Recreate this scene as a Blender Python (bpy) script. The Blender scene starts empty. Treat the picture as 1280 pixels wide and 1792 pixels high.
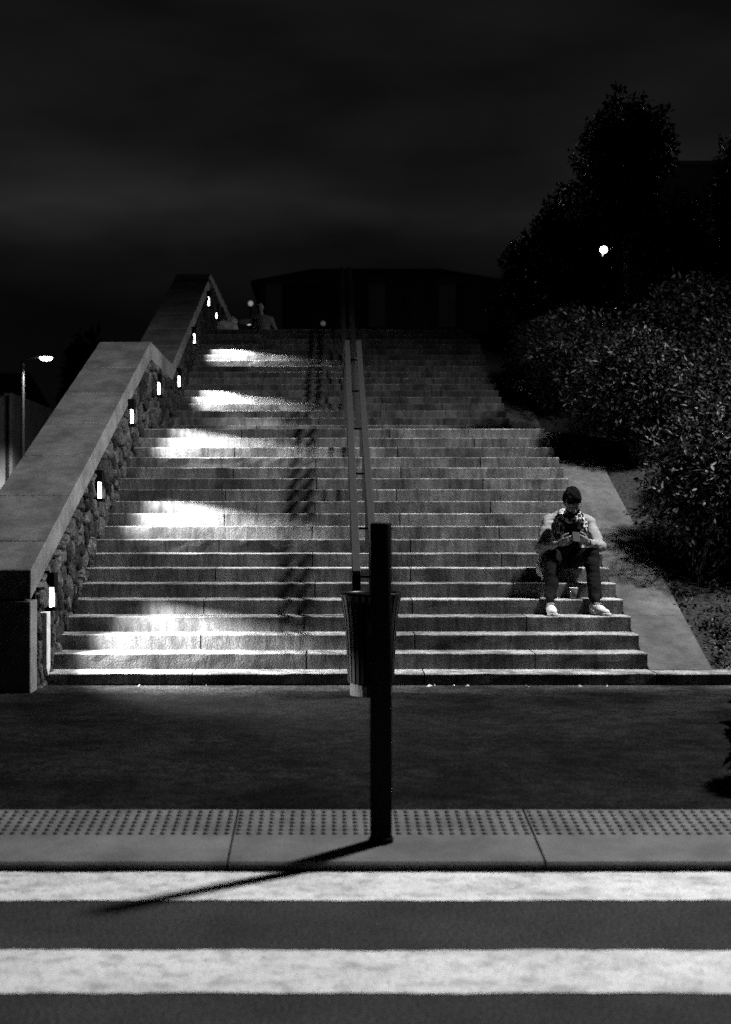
import bpy, bmesh, math, random
import numpy as np
from mathutils import Vector, Matrix, noise as mnoise

R = math.radians
random.seed(7)
scene = bpy.context.scene
COL = scene.collection

# ------------------------------------------------------------------ camera
CAM_H = 1.674
cd = bpy.data.cameras.new('camera')
cam = bpy.data.objects.new('camera', cd)
COL.objects.link(cam)
cam.location = (0, 0, CAM_H)
cam.rotation_euler = (R(90), 0, 0)
cd.sensor_fit = 'VERTICAL'
cd.sensor_height = 36
cd.sensor_width = 36
cd.lens = 2489 / 1792 * 36
cd.shift_x = (640 - 579) / 1792
cd.shift_y = (911 - 896) / 1792
cd.clip_start = 0.1
cd.clip_end = 2000
cd.dof.use_dof = True
cd.dof.focus_distance = 14.2
cd.dof.aperture_fstop = 1.9
scene.camera = cam

# ------------------------------------------------------------------ night sky
world = bpy.data.worlds.new('World')
scene.world = world
world.use_nodes = True
wn = world.node_tree.nodes; wl = world.node_tree.links
wn.clear()
w_out = wn.new('ShaderNodeOutputWorld')
w_bg = wn.new('ShaderNodeBackground')
w_sky = wn.new('ShaderNodeTexSky')
w_sky.sky_type = 'NISHITA'; w_sky.sun_disc = False
w_sky.sun_elevation = R(1.0); w_sky.sun_rotation = R(180)
w_bw = wn.new('ShaderNodeRGBToBW')
w_tc = wn.new('ShaderNodeTexCoord')
w_map = wn.new('ShaderNodeMapping')
SKYX = 3.7
w_map.inputs['Location'].default_value = (0.62 + SKYX, 0.2, 0.16)
w_map.inputs['Scale'].default_value = (1.0, 1.0, 3.2)
w_no = wn.new('ShaderNodeTexNoise')
w_no.inputs['Scale'].default_value = 2.1
w_no.inputs['Detail'].default_value = 5
w_no.inputs['Roughness'].default_value = 0.5
w_no.inputs['Distortion'].default_value = 0.25
w_sep = wn.new('ShaderNodeSeparateXYZ')
w_dis = wn.new('ShaderNodeMath'); w_dis.operation = 'MULTIPLY_ADD'; w_dis.inputs[1].default_value = 0.16
w_off = wn.new('ShaderNodeMath'); w_off.operation = 'ADD'; w_off.inputs[1].default_value = -0.08
w_rmp = wn.new('ShaderNodeValToRGB')        # city glow on a layer of cloud, dark near the ground
el = w_rmp.color_ramp.elements
el[0].position = 0.0; el[0].color = (0.10, 0.10, 0.10, 1)
el[1].position = 1.0; el[1].color = (0.25, 0.25, 0.25, 1)
for p_, c_ in ((0.13, 0.12), (0.175, 0.30), (0.215, 1.0), (0.25, 0.62), (0.33, 0.50), (0.5, 0.38)):
    e_ = el.new(p_); e_.color = (c_, c_, c_, 1)
w_no2 = wn.new('ShaderNodeTexNoise'); w_no2.inputs['Scale'].default_value = 2.4; w_no2.inputs['Detail'].default_value = 6
w_map2 = wn.new('ShaderNodeMapping'); w_map2.inputs['Scale'].default_value = (1.6, 1.0, 5.0); w_map2.inputs['Location'].default_value = (SKYX, SKYX * 0.6, 0.3 * SKYX)
w_mr2 = wn.new('ShaderNodeMapRange'); w_mr2.inputs['From Min'].default_value = 0.38; w_mr2.inputs['From Max'].default_value = 0.62
w_mr2.inputs['To Min'].default_value = 0.6; w_mr2.inputs['To Max'].default_value = 1.3
w_mul = wn.new('ShaderNodeMath'); w_mul.operation = 'MULTIPLY'
w_mul2 = wn.new('ShaderNodeMath'); w_mul2.operation = 'MULTIPLY'
wl.new(w_tc.outputs['Generated'], w_map.inputs['Vector'])
wl.new(w_map.outputs['Vector'], w_no.inputs['Vector'])
wl.new(w_tc.outputs['Generated'], w_sep.inputs['Vector'])
wl.new(w_no.outputs['Fac'], w_dis.inputs[0]); wl.new(w_sep.outputs['Z'], w_dis.inputs[2])
wl.new(w_dis.outputs['Value'], w_off.inputs[0]); wl.new(w_off.outputs['Value'], w_rmp.inputs['Fac'])
wl.new(w_tc.outputs['Generated'], w_map2.inputs['Vector']); wl.new(w_map2.outputs['Vector'], w_no2.inputs['Vector'])
wl.new(w_no2.outputs['Fac'], w_mr2.inputs['Value'])
wl.new(w_sky.outputs['Color'], w_bw.inputs['Color'])
wl.new(w_bw.outputs['Val'], w_mul.inputs[0]); wl.new(w_rmp.outputs['Color'], w_mul.inputs[1])
wl.new(w_mul.outputs['Value'], w_mul2.inputs[0]); wl.new(w_mr2.outputs['Result'], w_mul2.inputs[1])
wl.new(w_mul2.outputs['Value'], w_bg.inputs['Color'])
w_bg.inputs['Strength'].default_value = 0.012
wl.new(w_bg.outputs['Background'], w_out.inputs['Surface'])

scene.view_settings.view_transform = 'Standard'
scene.view_settings.look = 'None'
scene.view_settings.exposure = 0
scene.view_settings.gamma = 1
scene.render.engine = 'CYCLES'
scene.cycles.max_bounces = 5
scene.cycles.diffuse_bounces = 3
scene.cycles.glossy_bounces = 3
scene.cycles.transmission_bounces = 4
scene.cycles.transparent_max_bounces = 6
scene.cycles.sample_clamp_indirect = 0.6
scene.cycles.use_denoising = False

# ------------------------------------------------------------------ helpers
def link(o):
    COL.objects.link(o); return o

def tag(o, label=None, cat=None, group=None, kind=None):
    if label: o['label'] = label
    if cat: o['category'] = cat
    if group: o['group'] = group
    if kind: o['kind'] = kind
    return o

def empty(name, loc=(0, 0, 0), rz=0.0):
    o = bpy.data.objects.new(name, None)
    o.location = loc; o.rotation_euler = (0, 0, rz)
    o.empty_display_size = 0.1
    return link(o)

def mesh_obj(name, me, mat, parent=None, loc=None, world_coords=False):
    o = bpy.data.objects.new(name, me)
    if mat is not None and not me.materials: me.materials.append(mat)
    if parent is not None:
        o.parent = parent
        if world_coords:
            p = Vector((0, 0, 0)); q = parent
            M = Matrix.Identity(4)
            while q is not None:
                M = q.matrix_parent_inverse @ q.matrix_basis @ M; q = q.parent
            o.matrix_parent_inverse = M.inverted()
    if loc is not None: o.location = loc
    return link(o)

def from_bm(bm, name, smooth=False):
    me = bpy.data.meshes.new(name)
    bm.normal_update()
    bm.to_mesh(me); bm.free()
    if smooth:
        me.polygons.foreach_set('use_smooth', [True] * len(me.polygons))
    return me

def from_py(name, v, f, smooth=False):
    me = bpy.data.meshes.new(name)
    me.from_pydata([tuple(p) for p in v], [], [tuple(q) for q in f])
    me.update()
    if smooth:
        me.polygons.foreach_set('use_smooth', [True] * len(me.polygons))
    return me

def bm_box(bm, x0, x1, y0, y1, z0, z1):
    vs = [bm.verts.new(p) for p in ((x0, y0, z0), (x1, y0, z0), (x1, y1, z0), (x0, y1, z0),
                                    (x0, y0, z1), (x1, y0, z1), (x1, y1, z1), (x0, y1, z1))]
    for f in ((0, 3, 2, 1), (4, 5, 6, 7), (0, 1, 5, 4), (1, 2, 6, 5), (2, 3, 7, 6), (3, 0, 4, 7)):
        bm.faces.new([vs[i] for i in f])
    return vs

def box_mesh(name, x0, x1, y0, y1, z0, z1, bevel=0.0, seg=2):
    bm = bmesh.new()
    bm_box(bm, x0, x1, y0, y1, z0, z1)
    if bevel > 0:
        bmesh.ops.bevel(bm, geom=bm.edges[:], offset=bevel, segments=seg, profile=0.6, affect='EDGES')
    return from_bm(bm, name)

def prism_x(name, poly, x0, x1, bevel=0.0, seg=2):
    """polygon of (y, z) points extruded along x"""
    bm = bmesh.new()
    a = [bm.verts.new((x0, y, z)) for y, z in poly]
    b = [bm.verts.new((x1, y, z)) for y, z in poly]
    n = len(poly)
    bm.faces.new(a[::-1]); bm.faces.new(b)
    for i in range(n):
        bm.faces.new((a[i], a[(i + 1) % n], b[(i + 1) % n], b[i]))
    bmesh.ops.recalc_face_normals(bm, faces=bm.faces[:])
    if bevel > 0:
        bmesh.ops.bevel(bm, geom=bm.edges[:], offset=bevel, segments=seg, profile=0.6, affect='EDGES')
    return from_bm(bm, name)

def bm_tube(bm, pts, r, n=8, cap=True):
    """tube along pts; r number or list"""
    pts = [Vector(p) for p in pts]
    rs = r if isinstance(r, (list, tuple)) else [r] * len(pts)
    rings = []
    up = Vector((0.13, 0.21, 0.97)).normalized()
    for i, p in enumerate(pts):
        t = (pts[min(i + 1, len(pts) - 1)] - pts[max(i - 1, 0)]).normalized()
        u = t.cross(up)
        if u.length < 1e-3: u = t.cross(Vector((1, 0, 0)))
        u.normalize(); w = u.cross(t).normalized()
        rings.append([bm.verts.new(p + (u * math.cos(2 * math.pi * k / n) + w * math.sin(2 * math.pi * k / n)) * rs[i]) for k in range(n)])
    for a, b in zip(rings, rings[1:]):
        for k in range(n):
            bm.faces.new((a[k], a[(k + 1) % n], b[(k + 1) % n], b[k]))
    if cap:
        bm.faces.new(rings[0][::-1]); bm.faces.new(rings[-1])

def bm_lathe(bm, prof, n=24, cx=0, cy=0, cap=True):
    rings = []
    for r, z in prof:
        rings.append([bm.verts.new((cx + r * math.cos(2 * math.pi * k / n), cy + r * math.sin(2 * math.pi * k / n), z)) for k in range(n)])
    for a, b in zip(rings, rings[1:]):
        for k in range(n):
            bm.faces.new((a[k], a[(k + 1) % n], b[(k + 1) % n], b[k]))
    if cap:
        bm.faces.new(rings[0][::-1]); bm.faces.new(rings[-1])

# ------------------------------------------------------------------ materials (all neutral greys: a black and white night)
def mat(name, base=0.3, rough=0.8, spec=0.3, metal=0.0, noises=(), bump=(), rand=0.0, emit=None, alpha_trans=0.0):
    """noises: (scale, detail, lo, hi, from, to, stretch) multiply the base; bump: (scale, strength, distance)"""
    m = bpy.data.materials.new(name); m.use_nodes = True
    nt = m.node_tree; N = nt.nodes; L = nt.links
    b = N['Principled BSDF']
    b.inputs['Roughness'].default_value = rough
    b.inputs['Specular IOR Level'].default_value = spec
    b.inputs['Metallic'].default_value = metal
    b.inputs['Base Color'].default_value = (base, base, base, 1)
    geo = N.new('ShaderNodeNewGeometry')
    val = None
    for (sc, det, lo, hi, fr, to, st) in noises:
        mp = N.new('ShaderNodeMapping'); mp.inputs['Scale'].default_value = st
        L.new(geo.outputs['Position'], mp.inputs['Vector'])
        no = N.new('ShaderNodeTexNoise')
        no.inputs['Scale'].default_value = sc; no.inputs['Detail'].default_value = det
        no.inputs['Roughness'].default_value = 0.6
        L.new(mp.outputs['Vector'], no.inputs['Vector'])
        mr = N.new('ShaderNodeMapRange')
        mr.inputs['From Min'].default_value = fr; mr.inputs['From Max'].default_value = to
        mr.inputs['To Min'].default_value = lo; mr.inputs['To Max'].default_value = hi
        L.new(no.outputs['Fac'], mr.inputs['Value'])
        if val is None: val = mr.outputs['Result']
        else:
            mu = N.new('ShaderNodeMath'); mu.operation = 'MULTIPLY'
            L.new(val, mu.inputs[0]); L.new(mr.outputs['Result'], mu.inputs[1]); val = mu.outputs['Value']
    if rand > 0:
        oi = N.new('ShaderNodeObjectInfo')
        mr = N.new('ShaderNodeMapRange')
        mr.inputs['To Min'].default_value = 1 - rand; mr.inputs['To Max'].default_value = 1 + rand
        L.new(oi.outputs['Random'], mr.inputs['Value'])
        if val is None: val = mr.outputs['Result']
        else:
            mu = N.new('ShaderNodeMath'); mu.operation = 'MULTIPLY'
            L.new(val, mu.inputs[0]); L.new(mr.outputs['Result'], mu.inputs[1]); val = mu.outputs['Value']
    if val is not None:
        mu = N.new('ShaderNodeMath'); mu.operation = 'MULTIPLY'; mu.inputs[1].default_value = base
        L.new(val, mu.inputs[0]); L.new(mu.outputs['Value'], b.inputs['Base Color'])
    prev = None
    for (sc, stg, dist) in bump:
        no = N.new('ShaderNodeTexNoise')
        no.inputs['Scale'].default_value = sc; no.inputs['Detail'].default_value = 4
        L.new(geo.outputs['Position'], no.inputs['Vector'])
        bp = N.new('ShaderNodeBump')
        bp.inputs['Strength'].default_value = stg; bp.inputs['Distance'].default_value = dist
        L.new(no.outputs['Fac'], bp.inputs['Height'])
        if prev is not None: L.new(prev, bp.inputs['Normal'])
        prev = bp.outputs['Normal']
    if prev is not None: L.new(prev, b.inputs['Normal'])
    if emit is not None:
        b.inputs['Emission Color'].default_value = (1, 1, 1, 1)
        b.inputs['Emission Strength'].default_value = emit
    if alpha_trans > 0:
        b.inputs['Transmission Weight'].default_value = alpha_trans
    return m

U = (1, 1, 1)
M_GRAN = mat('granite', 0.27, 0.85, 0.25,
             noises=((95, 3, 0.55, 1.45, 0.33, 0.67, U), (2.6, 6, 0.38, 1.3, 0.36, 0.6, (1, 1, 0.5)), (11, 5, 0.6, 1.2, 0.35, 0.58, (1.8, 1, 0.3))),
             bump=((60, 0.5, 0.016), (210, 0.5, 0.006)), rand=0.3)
M_COPE = mat('coping_stone', 0.135, 0.85, 0.25,
             noises=((110, 3, 0.65, 1.35, 0.33, 0.67, U), (2.2, 6, 0.6, 1.25, 0.35, 0.65, (1, 0.7, 1)), (9, 4, 0.8, 1.1, 0.35, 0.6, U)),
             bump=((70, 0.6, 0.01),), rand=0.08)
M_BORD = mat('border_slab', 0.085, 0.9, 0.15,
             noises=((110, 3, 0.65, 1.35, 0.33, 0.67, U), (2.2, 6, 0.6, 1.25, 0.35, 0.65, (1, 0.7, 1)), (9, 4, 0.8, 1.1, 0.35, 0.6, U)),
             bump=((70, 0.6, 0.01),), rand=0.1)
M_RUB = mat('rubble_stone', 0.055, 0.9, 0.2,
            noises=((28, 5, 0.45, 1.5, 0.32, 0.68, U), (7, 3, 0.6, 1.3, 0.35, 0.65, U)),
            bump=((22, 1.0, 0.05), (90, 0.6, 0.01)), rand=0.85)
M_MORT = mat('mortar', 0.02, 0.95, 0.1, noises=((40, 4, 0.6, 1.3, 0.35, 0.65, U),), bump=((50, 0.8, 0.02),))
M_CONC = mat('kerb_concrete', 0.135, 0.85, 0.25,
             noises=((170, 3, 0.7, 1.3, 0.35, 0.65, U), (3.5, 6, 0.7, 1.2, 0.35, 0.65, U)), bump=((150, 0.5, 0.004),), rand=0.12)
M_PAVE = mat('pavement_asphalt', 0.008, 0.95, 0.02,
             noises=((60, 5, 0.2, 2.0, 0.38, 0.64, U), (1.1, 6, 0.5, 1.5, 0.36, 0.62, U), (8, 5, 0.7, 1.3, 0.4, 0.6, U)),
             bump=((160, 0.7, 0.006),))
M_ROAD = mat('road_asphalt', 0.04, 0.9, 0.04,
             noises=((75, 5, 0.3, 1.8, 0.38, 0.63, U), (2, 6, 0.8, 1.2, 0.35, 0.65, U)), bump=((120, 0.8, 0.008),))
M_PAINT = mat('road_paint', 0.68, 0.7, 0.3,
              noises=((150, 4, 0.6, 1.15, 0.36, 0.58, U), (1.8, 8, 0.78, 1.08, 0.36, 0.56, (0.9, 1.4, 1)), (9, 7, 0.72, 1.08, 0.38, 0.52, (1, 1.2, 1)), (60, 5, 0.05, 1.0, 0.33, 0.39, U)),
              bump=((120, 0.4, 0.004),))
M_SOIL = mat('soil', 0.03, 1.0, 0.05, noises=((30, 5, 0.4, 1.6, 0.35, 0.65, U),), bump=((20, 1, 0.05),))
M_BLACK = mat('black_metal', 0.005, 0.85, 0.02, bump=((90, 0.15, 0.004),))
M_RAIL = mat('rail_steel', 0.03, 0.5, 0.3, noises=((40, 4, 0.8, 1.2, 0.35, 0.65, U),))
M_BIN = mat('bin_metal', 0.007, 0.35, 0.25, noises=((20, 4, 0.7, 1.3, 0.35, 0.65, U),))
M_PLATE = mat('pale_plate', 0.75, 0.7, 0.3, noises=((14, 5, 0.75, 1.1, 0.35, 0.6, U),))
M_LAMP = mat('lamp_glow', 0.8, 0.5, 0.3, emit=9.0)
M_LEAF = mat('laurel_leaf', 0.010, 0.5, 0.2, noises=((3.0, 4, 0.5, 1.5, 0.35, 0.65, U),))
M_LEAF2 = mat('tree_leaf', 0.009, 0.7, 0.08, noises=((2.0, 4, 0.6, 1.4, 0.35, 0.65, U),))
M_BARK = mat('bark', 0.09, 0.95, 0.1, noises=((30, 4, 0.5, 1.4, 0.35, 0.65, (1, 1, 0.2)),), bump=((40, 1, 0.02),))
M_JACKET = mat('pale_jacket', 0.25, 0.95, 0.1, noises=((60, 4, 0.92, 1.08, 0.35, 0.65, U),))
M_DARKC = mat('dark_cloth', 0.009, 0.95, 0.1, noises=((40, 4, 0.7, 1.3, 0.35, 0.65, U),), bump=((24, 0.5, 0.012),))
M_DENIM = mat('dark_denim', 0.005, 0.95, 0.1, noises=((60, 4, 0.7, 1.4, 0.35, 0.65, U),), bump=((22, 0.6, 0.014),))
M_SKIN = mat('skin', 0.17, 0.6, 0.3, noises=((40, 3, 0.9, 1.1, 0.35, 0.65, U),))
M_HAIR = mat('hair', 0.004, 0.8, 0.05, bump=((120, 1.0, 0.01),))
M_SHOE = mat('white_leather', 0.62, 0.6, 0.3, noises=((25, 4, 0.75, 1.1, 0.35, 0.6, U),))
M_SOLE = mat('rubber_sole', 0.55, 0.7, 0.3)
M_PLASTIC = mat('cup_plastic', 0.85, 0.15, 0.5, alpha_trans=0.92)
M_GLASS = mat('dark_pane', 0.01, 0.4, 0.1)
M_PHONE = mat('phone_black', 0.008, 0.5, 0.15)
M_PLASTER = mat('pale_plaster', 0.62, 0.9, 0.2, noises=((1.5, 5, 0.7, 1.1, 0.35, 0.65, U),))
M_FARWALL = mat('far_wall', 0.02, 0.9, 0.2, noises=((0.6, 4, 0.8, 1.2, 0.35, 0.65, U),))
M_ROOF = mat('slate', 0.03, 0.8, 0.2)
M_DIMWIN = mat('dim_window', 0.02, 0.6, 0.05, emit=0.0012)
M_FARLAMP = mat('far_lamp', 0.8, 0.5, 0.3, emit=14.0)
M_LITTER = mat('litter', 0.55, 0.8, 0.2, rand=0.3)
M_WEED = mat('weed', 0.10, 0.7, 0.2)

def darker_top(m, top=0.72, side=1.35):
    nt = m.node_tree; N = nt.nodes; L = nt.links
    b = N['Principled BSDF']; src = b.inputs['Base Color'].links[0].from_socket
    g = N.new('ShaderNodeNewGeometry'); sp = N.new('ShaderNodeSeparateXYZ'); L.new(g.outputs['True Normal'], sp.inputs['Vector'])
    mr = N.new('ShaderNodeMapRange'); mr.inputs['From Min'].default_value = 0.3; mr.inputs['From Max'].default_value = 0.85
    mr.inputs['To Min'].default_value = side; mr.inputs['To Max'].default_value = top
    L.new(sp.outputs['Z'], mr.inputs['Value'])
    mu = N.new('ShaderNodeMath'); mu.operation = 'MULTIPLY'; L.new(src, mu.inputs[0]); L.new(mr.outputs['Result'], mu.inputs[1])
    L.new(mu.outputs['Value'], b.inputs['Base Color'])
darker_top(M_COPE)          # coping tops darker, sides paler, by face normal

# lamp pool painted into the asphalt colour along the foot of the first step
def painted_pool(m, y0, y1, gain):
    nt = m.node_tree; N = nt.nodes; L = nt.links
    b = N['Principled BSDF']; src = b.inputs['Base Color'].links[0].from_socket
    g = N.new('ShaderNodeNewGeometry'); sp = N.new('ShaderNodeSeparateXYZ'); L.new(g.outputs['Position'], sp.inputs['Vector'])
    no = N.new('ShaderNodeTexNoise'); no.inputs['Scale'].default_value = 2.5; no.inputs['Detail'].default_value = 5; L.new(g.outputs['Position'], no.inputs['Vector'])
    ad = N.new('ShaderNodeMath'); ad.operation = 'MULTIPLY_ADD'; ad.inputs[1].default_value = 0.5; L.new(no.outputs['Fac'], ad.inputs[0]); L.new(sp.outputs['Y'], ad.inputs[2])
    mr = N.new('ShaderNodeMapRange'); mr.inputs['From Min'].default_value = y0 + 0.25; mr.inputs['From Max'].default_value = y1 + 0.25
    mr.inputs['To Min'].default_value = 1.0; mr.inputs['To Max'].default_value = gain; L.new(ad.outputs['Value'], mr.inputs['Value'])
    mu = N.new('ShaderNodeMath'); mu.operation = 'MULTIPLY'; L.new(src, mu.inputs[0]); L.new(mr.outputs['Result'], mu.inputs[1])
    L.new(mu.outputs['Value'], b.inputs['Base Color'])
painted_pool(M_PAVE, 12.1, 12.7, 4.5)

# upward faces (treads) paler, upright faces (risers) darker
def paler_top(m, low=0.42):
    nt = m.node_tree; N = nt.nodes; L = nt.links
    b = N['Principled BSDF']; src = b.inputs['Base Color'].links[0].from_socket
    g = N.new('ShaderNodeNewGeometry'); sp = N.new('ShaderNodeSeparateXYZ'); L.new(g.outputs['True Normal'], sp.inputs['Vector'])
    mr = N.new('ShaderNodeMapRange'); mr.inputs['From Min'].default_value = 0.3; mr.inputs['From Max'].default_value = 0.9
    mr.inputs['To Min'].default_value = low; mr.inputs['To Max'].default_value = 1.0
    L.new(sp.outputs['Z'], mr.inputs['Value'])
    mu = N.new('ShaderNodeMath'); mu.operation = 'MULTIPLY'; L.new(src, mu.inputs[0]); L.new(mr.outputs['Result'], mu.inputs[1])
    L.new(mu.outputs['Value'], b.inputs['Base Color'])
paler_top(M_GRAN, 0.29)

# scarf: woven check
M_SCARF = mat('scarf_check', 0.3, 0.95, 0.1, bump=((80, 0.5, 0.006),))
def _scarf():
    nt = M_SCARF.node_tree; N = nt.nodes; L = nt.links
    geo = N.new('ShaderNodeNewGeometry')
    mp = N.new('ShaderNodeMapping'); mp.inputs['Scale'].default_value = (30, 20, 17)
    mp.inputs['Rotation'].default_value = (0.3, 0.25, 0.2)
    L.new(geo.outputs['Position'], mp.inputs['Vector'])
    ck = N.new('ShaderNodeTexChecker'); ck.inputs['Scale'].default_value = 1.0
    ck.inputs['Color1'].default_value = (0.5, 0.5, 0.5, 1); ck.inputs['Color2'].default_value = (0.02, 0.02, 0.02, 1)
    L.new(mp.outputs['Vector'], ck.inputs['Vector'])
    L.new(ck.outputs['Color'], N['Principled BSDF'].inputs['Base Color'])
_scarf()

# ------------------------------------------------------------------ levels
RISE, GO = 0.145, 0.3625
Y1 = 12.72                      # first nosing
def step_y(n): return Y1 + GO * (n - 1) if n <= 19 else 22.5 + GO * (n - 20)
def step_z(n): return 0.1615 + RISE * n
XL, XR = -2.54, 2.92
def slab_z(y): return 0.04 + 0.111 * (y - 6.8)
def pave_z(y): return 0.126 + 0.0147 * (y - 7.6)
TOPZ = step_z(37)

# ------------------------------------------------------------------ street lamp that lights the place (stands right of the frame)
def spot(name, loc, direction, power, size_deg, blend, radius):
    ld = bpy.data.lights.new(name, 'SPOT')
    ld.energy = power; ld.spot_size = R(size_deg); ld.spot_blend = blend; ld.shadow_soft_size = radius
    ld.color = (1, 1, 1)
    o = bpy.data.objects.new(name, ld)
    o.location = loc
    o.rotation_euler = Vector(direction).to_track_quat('-Z', 'Y').to_euler()
    return link(o)

def long_throw(o, s0=0.15, p=1.5):
    """optics of a step light: strongest just below the horizontal, weaker straight down, so the throw is even"""
    ld = o.data; ld.use_nodes = True
    N = ld.node_tree.nodes; L = ld.node_tree.links
    em = [n for n in N if n.type == 'EMISSION'][0]
    g = N.new('ShaderNodeNewGeometry'); sp = N.new('ShaderNodeSeparateXYZ'); L.new(g.outputs['Incoming'], sp.inputs['Vector'])
    ab = N.new('ShaderNodeMath'); ab.operation = 'ABSOLUTE'; L.new(sp.outputs['Z'], ab.inputs[0])
    mx = N.new('ShaderNodeMath'); mx.operation = 'MAXIMUM'; mx.inputs[1].default_value = s0; L.new(ab.outputs['Value'], mx.inputs[0])
    dv = N.new('ShaderNodeMath'); dv.operation = 'DIVIDE'; dv.inputs[0].default_value = s0; L.new(mx.outputs['Value'], dv.inputs[1])
    pw = N.new('ShaderNodeMath'); pw.operation = 'POWER'; pw.inputs[1].default_value = p; L.new(dv.outputs['Value'], pw.inputs[0])
    L.new(pw.outputs['Value'], em.inputs['Strength'])

STREET = Vector((7.4, 12.95, 11.55))
def street_lamp(base, height, head_offset, label, power, size=142, pole_m=M_RAIL, emit_mat=M_FARLAMP, radius=0.12, blend=0.35, head_len=0.55, aim=(0, 0, -1), lens=1.0):
    root = empty('street_lamp', base)
    tag(root, label, 'street lamp')
    bm = bmesh.new()
    bm_lathe(bm, [(0.11, 0), (0.11, 0.5), (0.075, 0.55), (0.05, height - 0.1), (0.05, height)], 14)
    p = mesh_obj('pole', from_bm(bm, 'pole', True), pole_m, root)
    bm = bmesh.new()
    hx, hy = head_offset
    bm_tube(bm, [(0, 0, height - 0.05), (hx * 0.3, hy * 0.3, height + 0.12), (hx, hy, height + 0.16)], 0.035, 8)
    mesh_obj('arm', from_bm(bm, 'arm', True), M_RAIL, root)
    bm = bmesh.new()
    bm_box(bm, hx - head_len / 2, hx + head_len / 2, hy - 0.16, hy + 0.16, height + 0.13, height + 0.23)
    bmesh.ops.bevel(bm, geom=bm.edges[:], offset=0.03, segments=2, affect='EDGES')
    mesh_obj('lamp_head', from_bm(bm, 'lamp_head'), M_BLACK, root)
    bm = bmesh.new()
    bm_lathe(bm, [(0.02 * lens, height + 0.03), (0.10 * lens, height + 0.06), (0.135 * lens, height + 0.10), (0.14 * lens, height + 0.132)], 16, hx, hy)
    mesh_obj('lamp_lens', from_bm(bm, 'lamp_lens', True), emit_mat, root)
    l = spot('lamp_light', (hx, hy, height - radius - 0.02), aim, power, size, blend, radius)
    l.parent = root
    return root

street_lamp((STREET.x + 1.1, STREET.y, 0.2), STREET.z - 0.02, (-1.1, 0.0),
            'tall street lamp on the pavement right of the steps', 12200, size=148, blend=0.95, radius=0.42, aim=(-0.52, -0.16, -1))

# ------------------------------------------------------------------ ground, road, crossing, kerb, pavement
def sheet(name, x0, x1, y0, y1, zf, m, nx=1, ny=1):
    v = []; f = []
    for j in range(ny + 1):
        for i in range(nx + 1):
            x = x0 + (x1 - x0) * i / nx; y = y0 + (y1 - y0) * j / ny
            v.append((x, y, zf(x, y)))
    for j in range(ny):
        for i in range(nx):
            a = j * (nx + 1) + i
            f.append((a, a + 1, a + nx + 2, a + nx + 1))
    o = mesh_obj(name, from_py(name, v, f), m)
    tag(o, kind='structure')
    return o

sheet('ground', -900, 900, -900, 900, lambda x, y: -0.12, M_SOIL)
road = sheet('road', -60, 60, -12, 6.8, lambda x, y: 0.0, M_ROAD)
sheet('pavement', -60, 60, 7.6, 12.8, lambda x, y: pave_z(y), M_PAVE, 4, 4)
# zebra stripes, worn edges
def stripe(y0, y1, x0, x1):
    n = 220
    v = []; f = []
    for i in range(n + 1):
        x = x0 + (x1 - x0) * i / n
        e0 = 0.018 * (mnoise.noise(Vector((x * 3.1, y0 * 7, 0))) + 0.6 * mnoise.noise(Vector((x * 14, y0 * 7, 3))))
        e1 = 0.018 * (mnoise.noise(Vector((x * 3.1, y1 * 7, 1))) + 0.6 * mnoise.noise(Vector((x * 14, y1 * 7, 5))))
        v += [(x, y0 + e0, 0.004), (x, y1 + e1, 0.004)]
        if i: f.append((2 * i - 2, 2 * i, 2 * i + 1, 2 * i - 1))
    return from_py('zebra_stripe', v, f)
for y0, y1 in ((6.255, 6.75), (5.03, 5.527), (3.8, 4.3), (2.57, 3.07), (1.34, 1.84)):
    mesh_obj('zebra_stripe', stripe(y0, y1, -2.6, 2.6), M_PAINT, road, world_coords=True)

# dropped kerb of concrete slabs with tactile studs
kerb = empty('kerb', (0, 6.8, 0)); tag(kerb, kind='structure')
SLABW = 1.523
def slab_mesh(w, studs):
    bm = bmesh.new()
    g = 0.006
    poly = [(0, -0.1), (0, 0.028), (0.012, 0.0415), (0.80, 0.8 * 0.111 + 0.04), (0.80, -0.1)]
    a = [bm.verts.new((g, y, z)) for y, z in poly]; b = [bm.verts.new((w - g, y, z)) for y, z in poly]
    bm.faces.new(a[::-1]); bm.faces.new(b)
    for i in range(5):
        bm.faces.new((a[i], a[(i + 1) % 5], b[(i + 1) % 5], b[i]))
    bmesh.ops.recalc_face_normals(bm, faces=bm.faces[:])
    return from_bm(bm, 'kerb_slab')
def studs_mesh(w):
    v = []; f = []
    sp = 0.0543
    nx = int(w / sp); ox = (w - (nx - 1) * sp) / 2
    for j in range(7):
        y = 0.415 + j * 0.0575
        for i in range(nx):
            x = ox + i * sp; z = 0.0405 + 0.111 * y
            b = len(v); n = 8
            for (r, h) in ((0.0165, -0.002), (0.0145, 0.006), (0.008, 0.0095)):
                for k in range(n):
                    a = 2 * math.pi * k / n
                    v.append((x + r * math.cos(a), y + r * math.sin(a), z + h + 0.111 * r * math.sin(a)))
            for q in range(2):
                for k in range(n):
                    f.append((b + q * n + k, b + q * n + (k + 1) % n, b + (q + 1) * n + (k + 1) % n, b + (q + 1) * n + k))
            f.append(tuple(b + 2 * n + k for k in range(n)))
    return from_py('tactile_studs', v, f, True)
me_slab = slab_mesh(SLABW, True); me_stud = studs_mesh(SLABW)
me_slab.materials.append(M_CONC); me_stud.materials.append(M_CONC)
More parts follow.
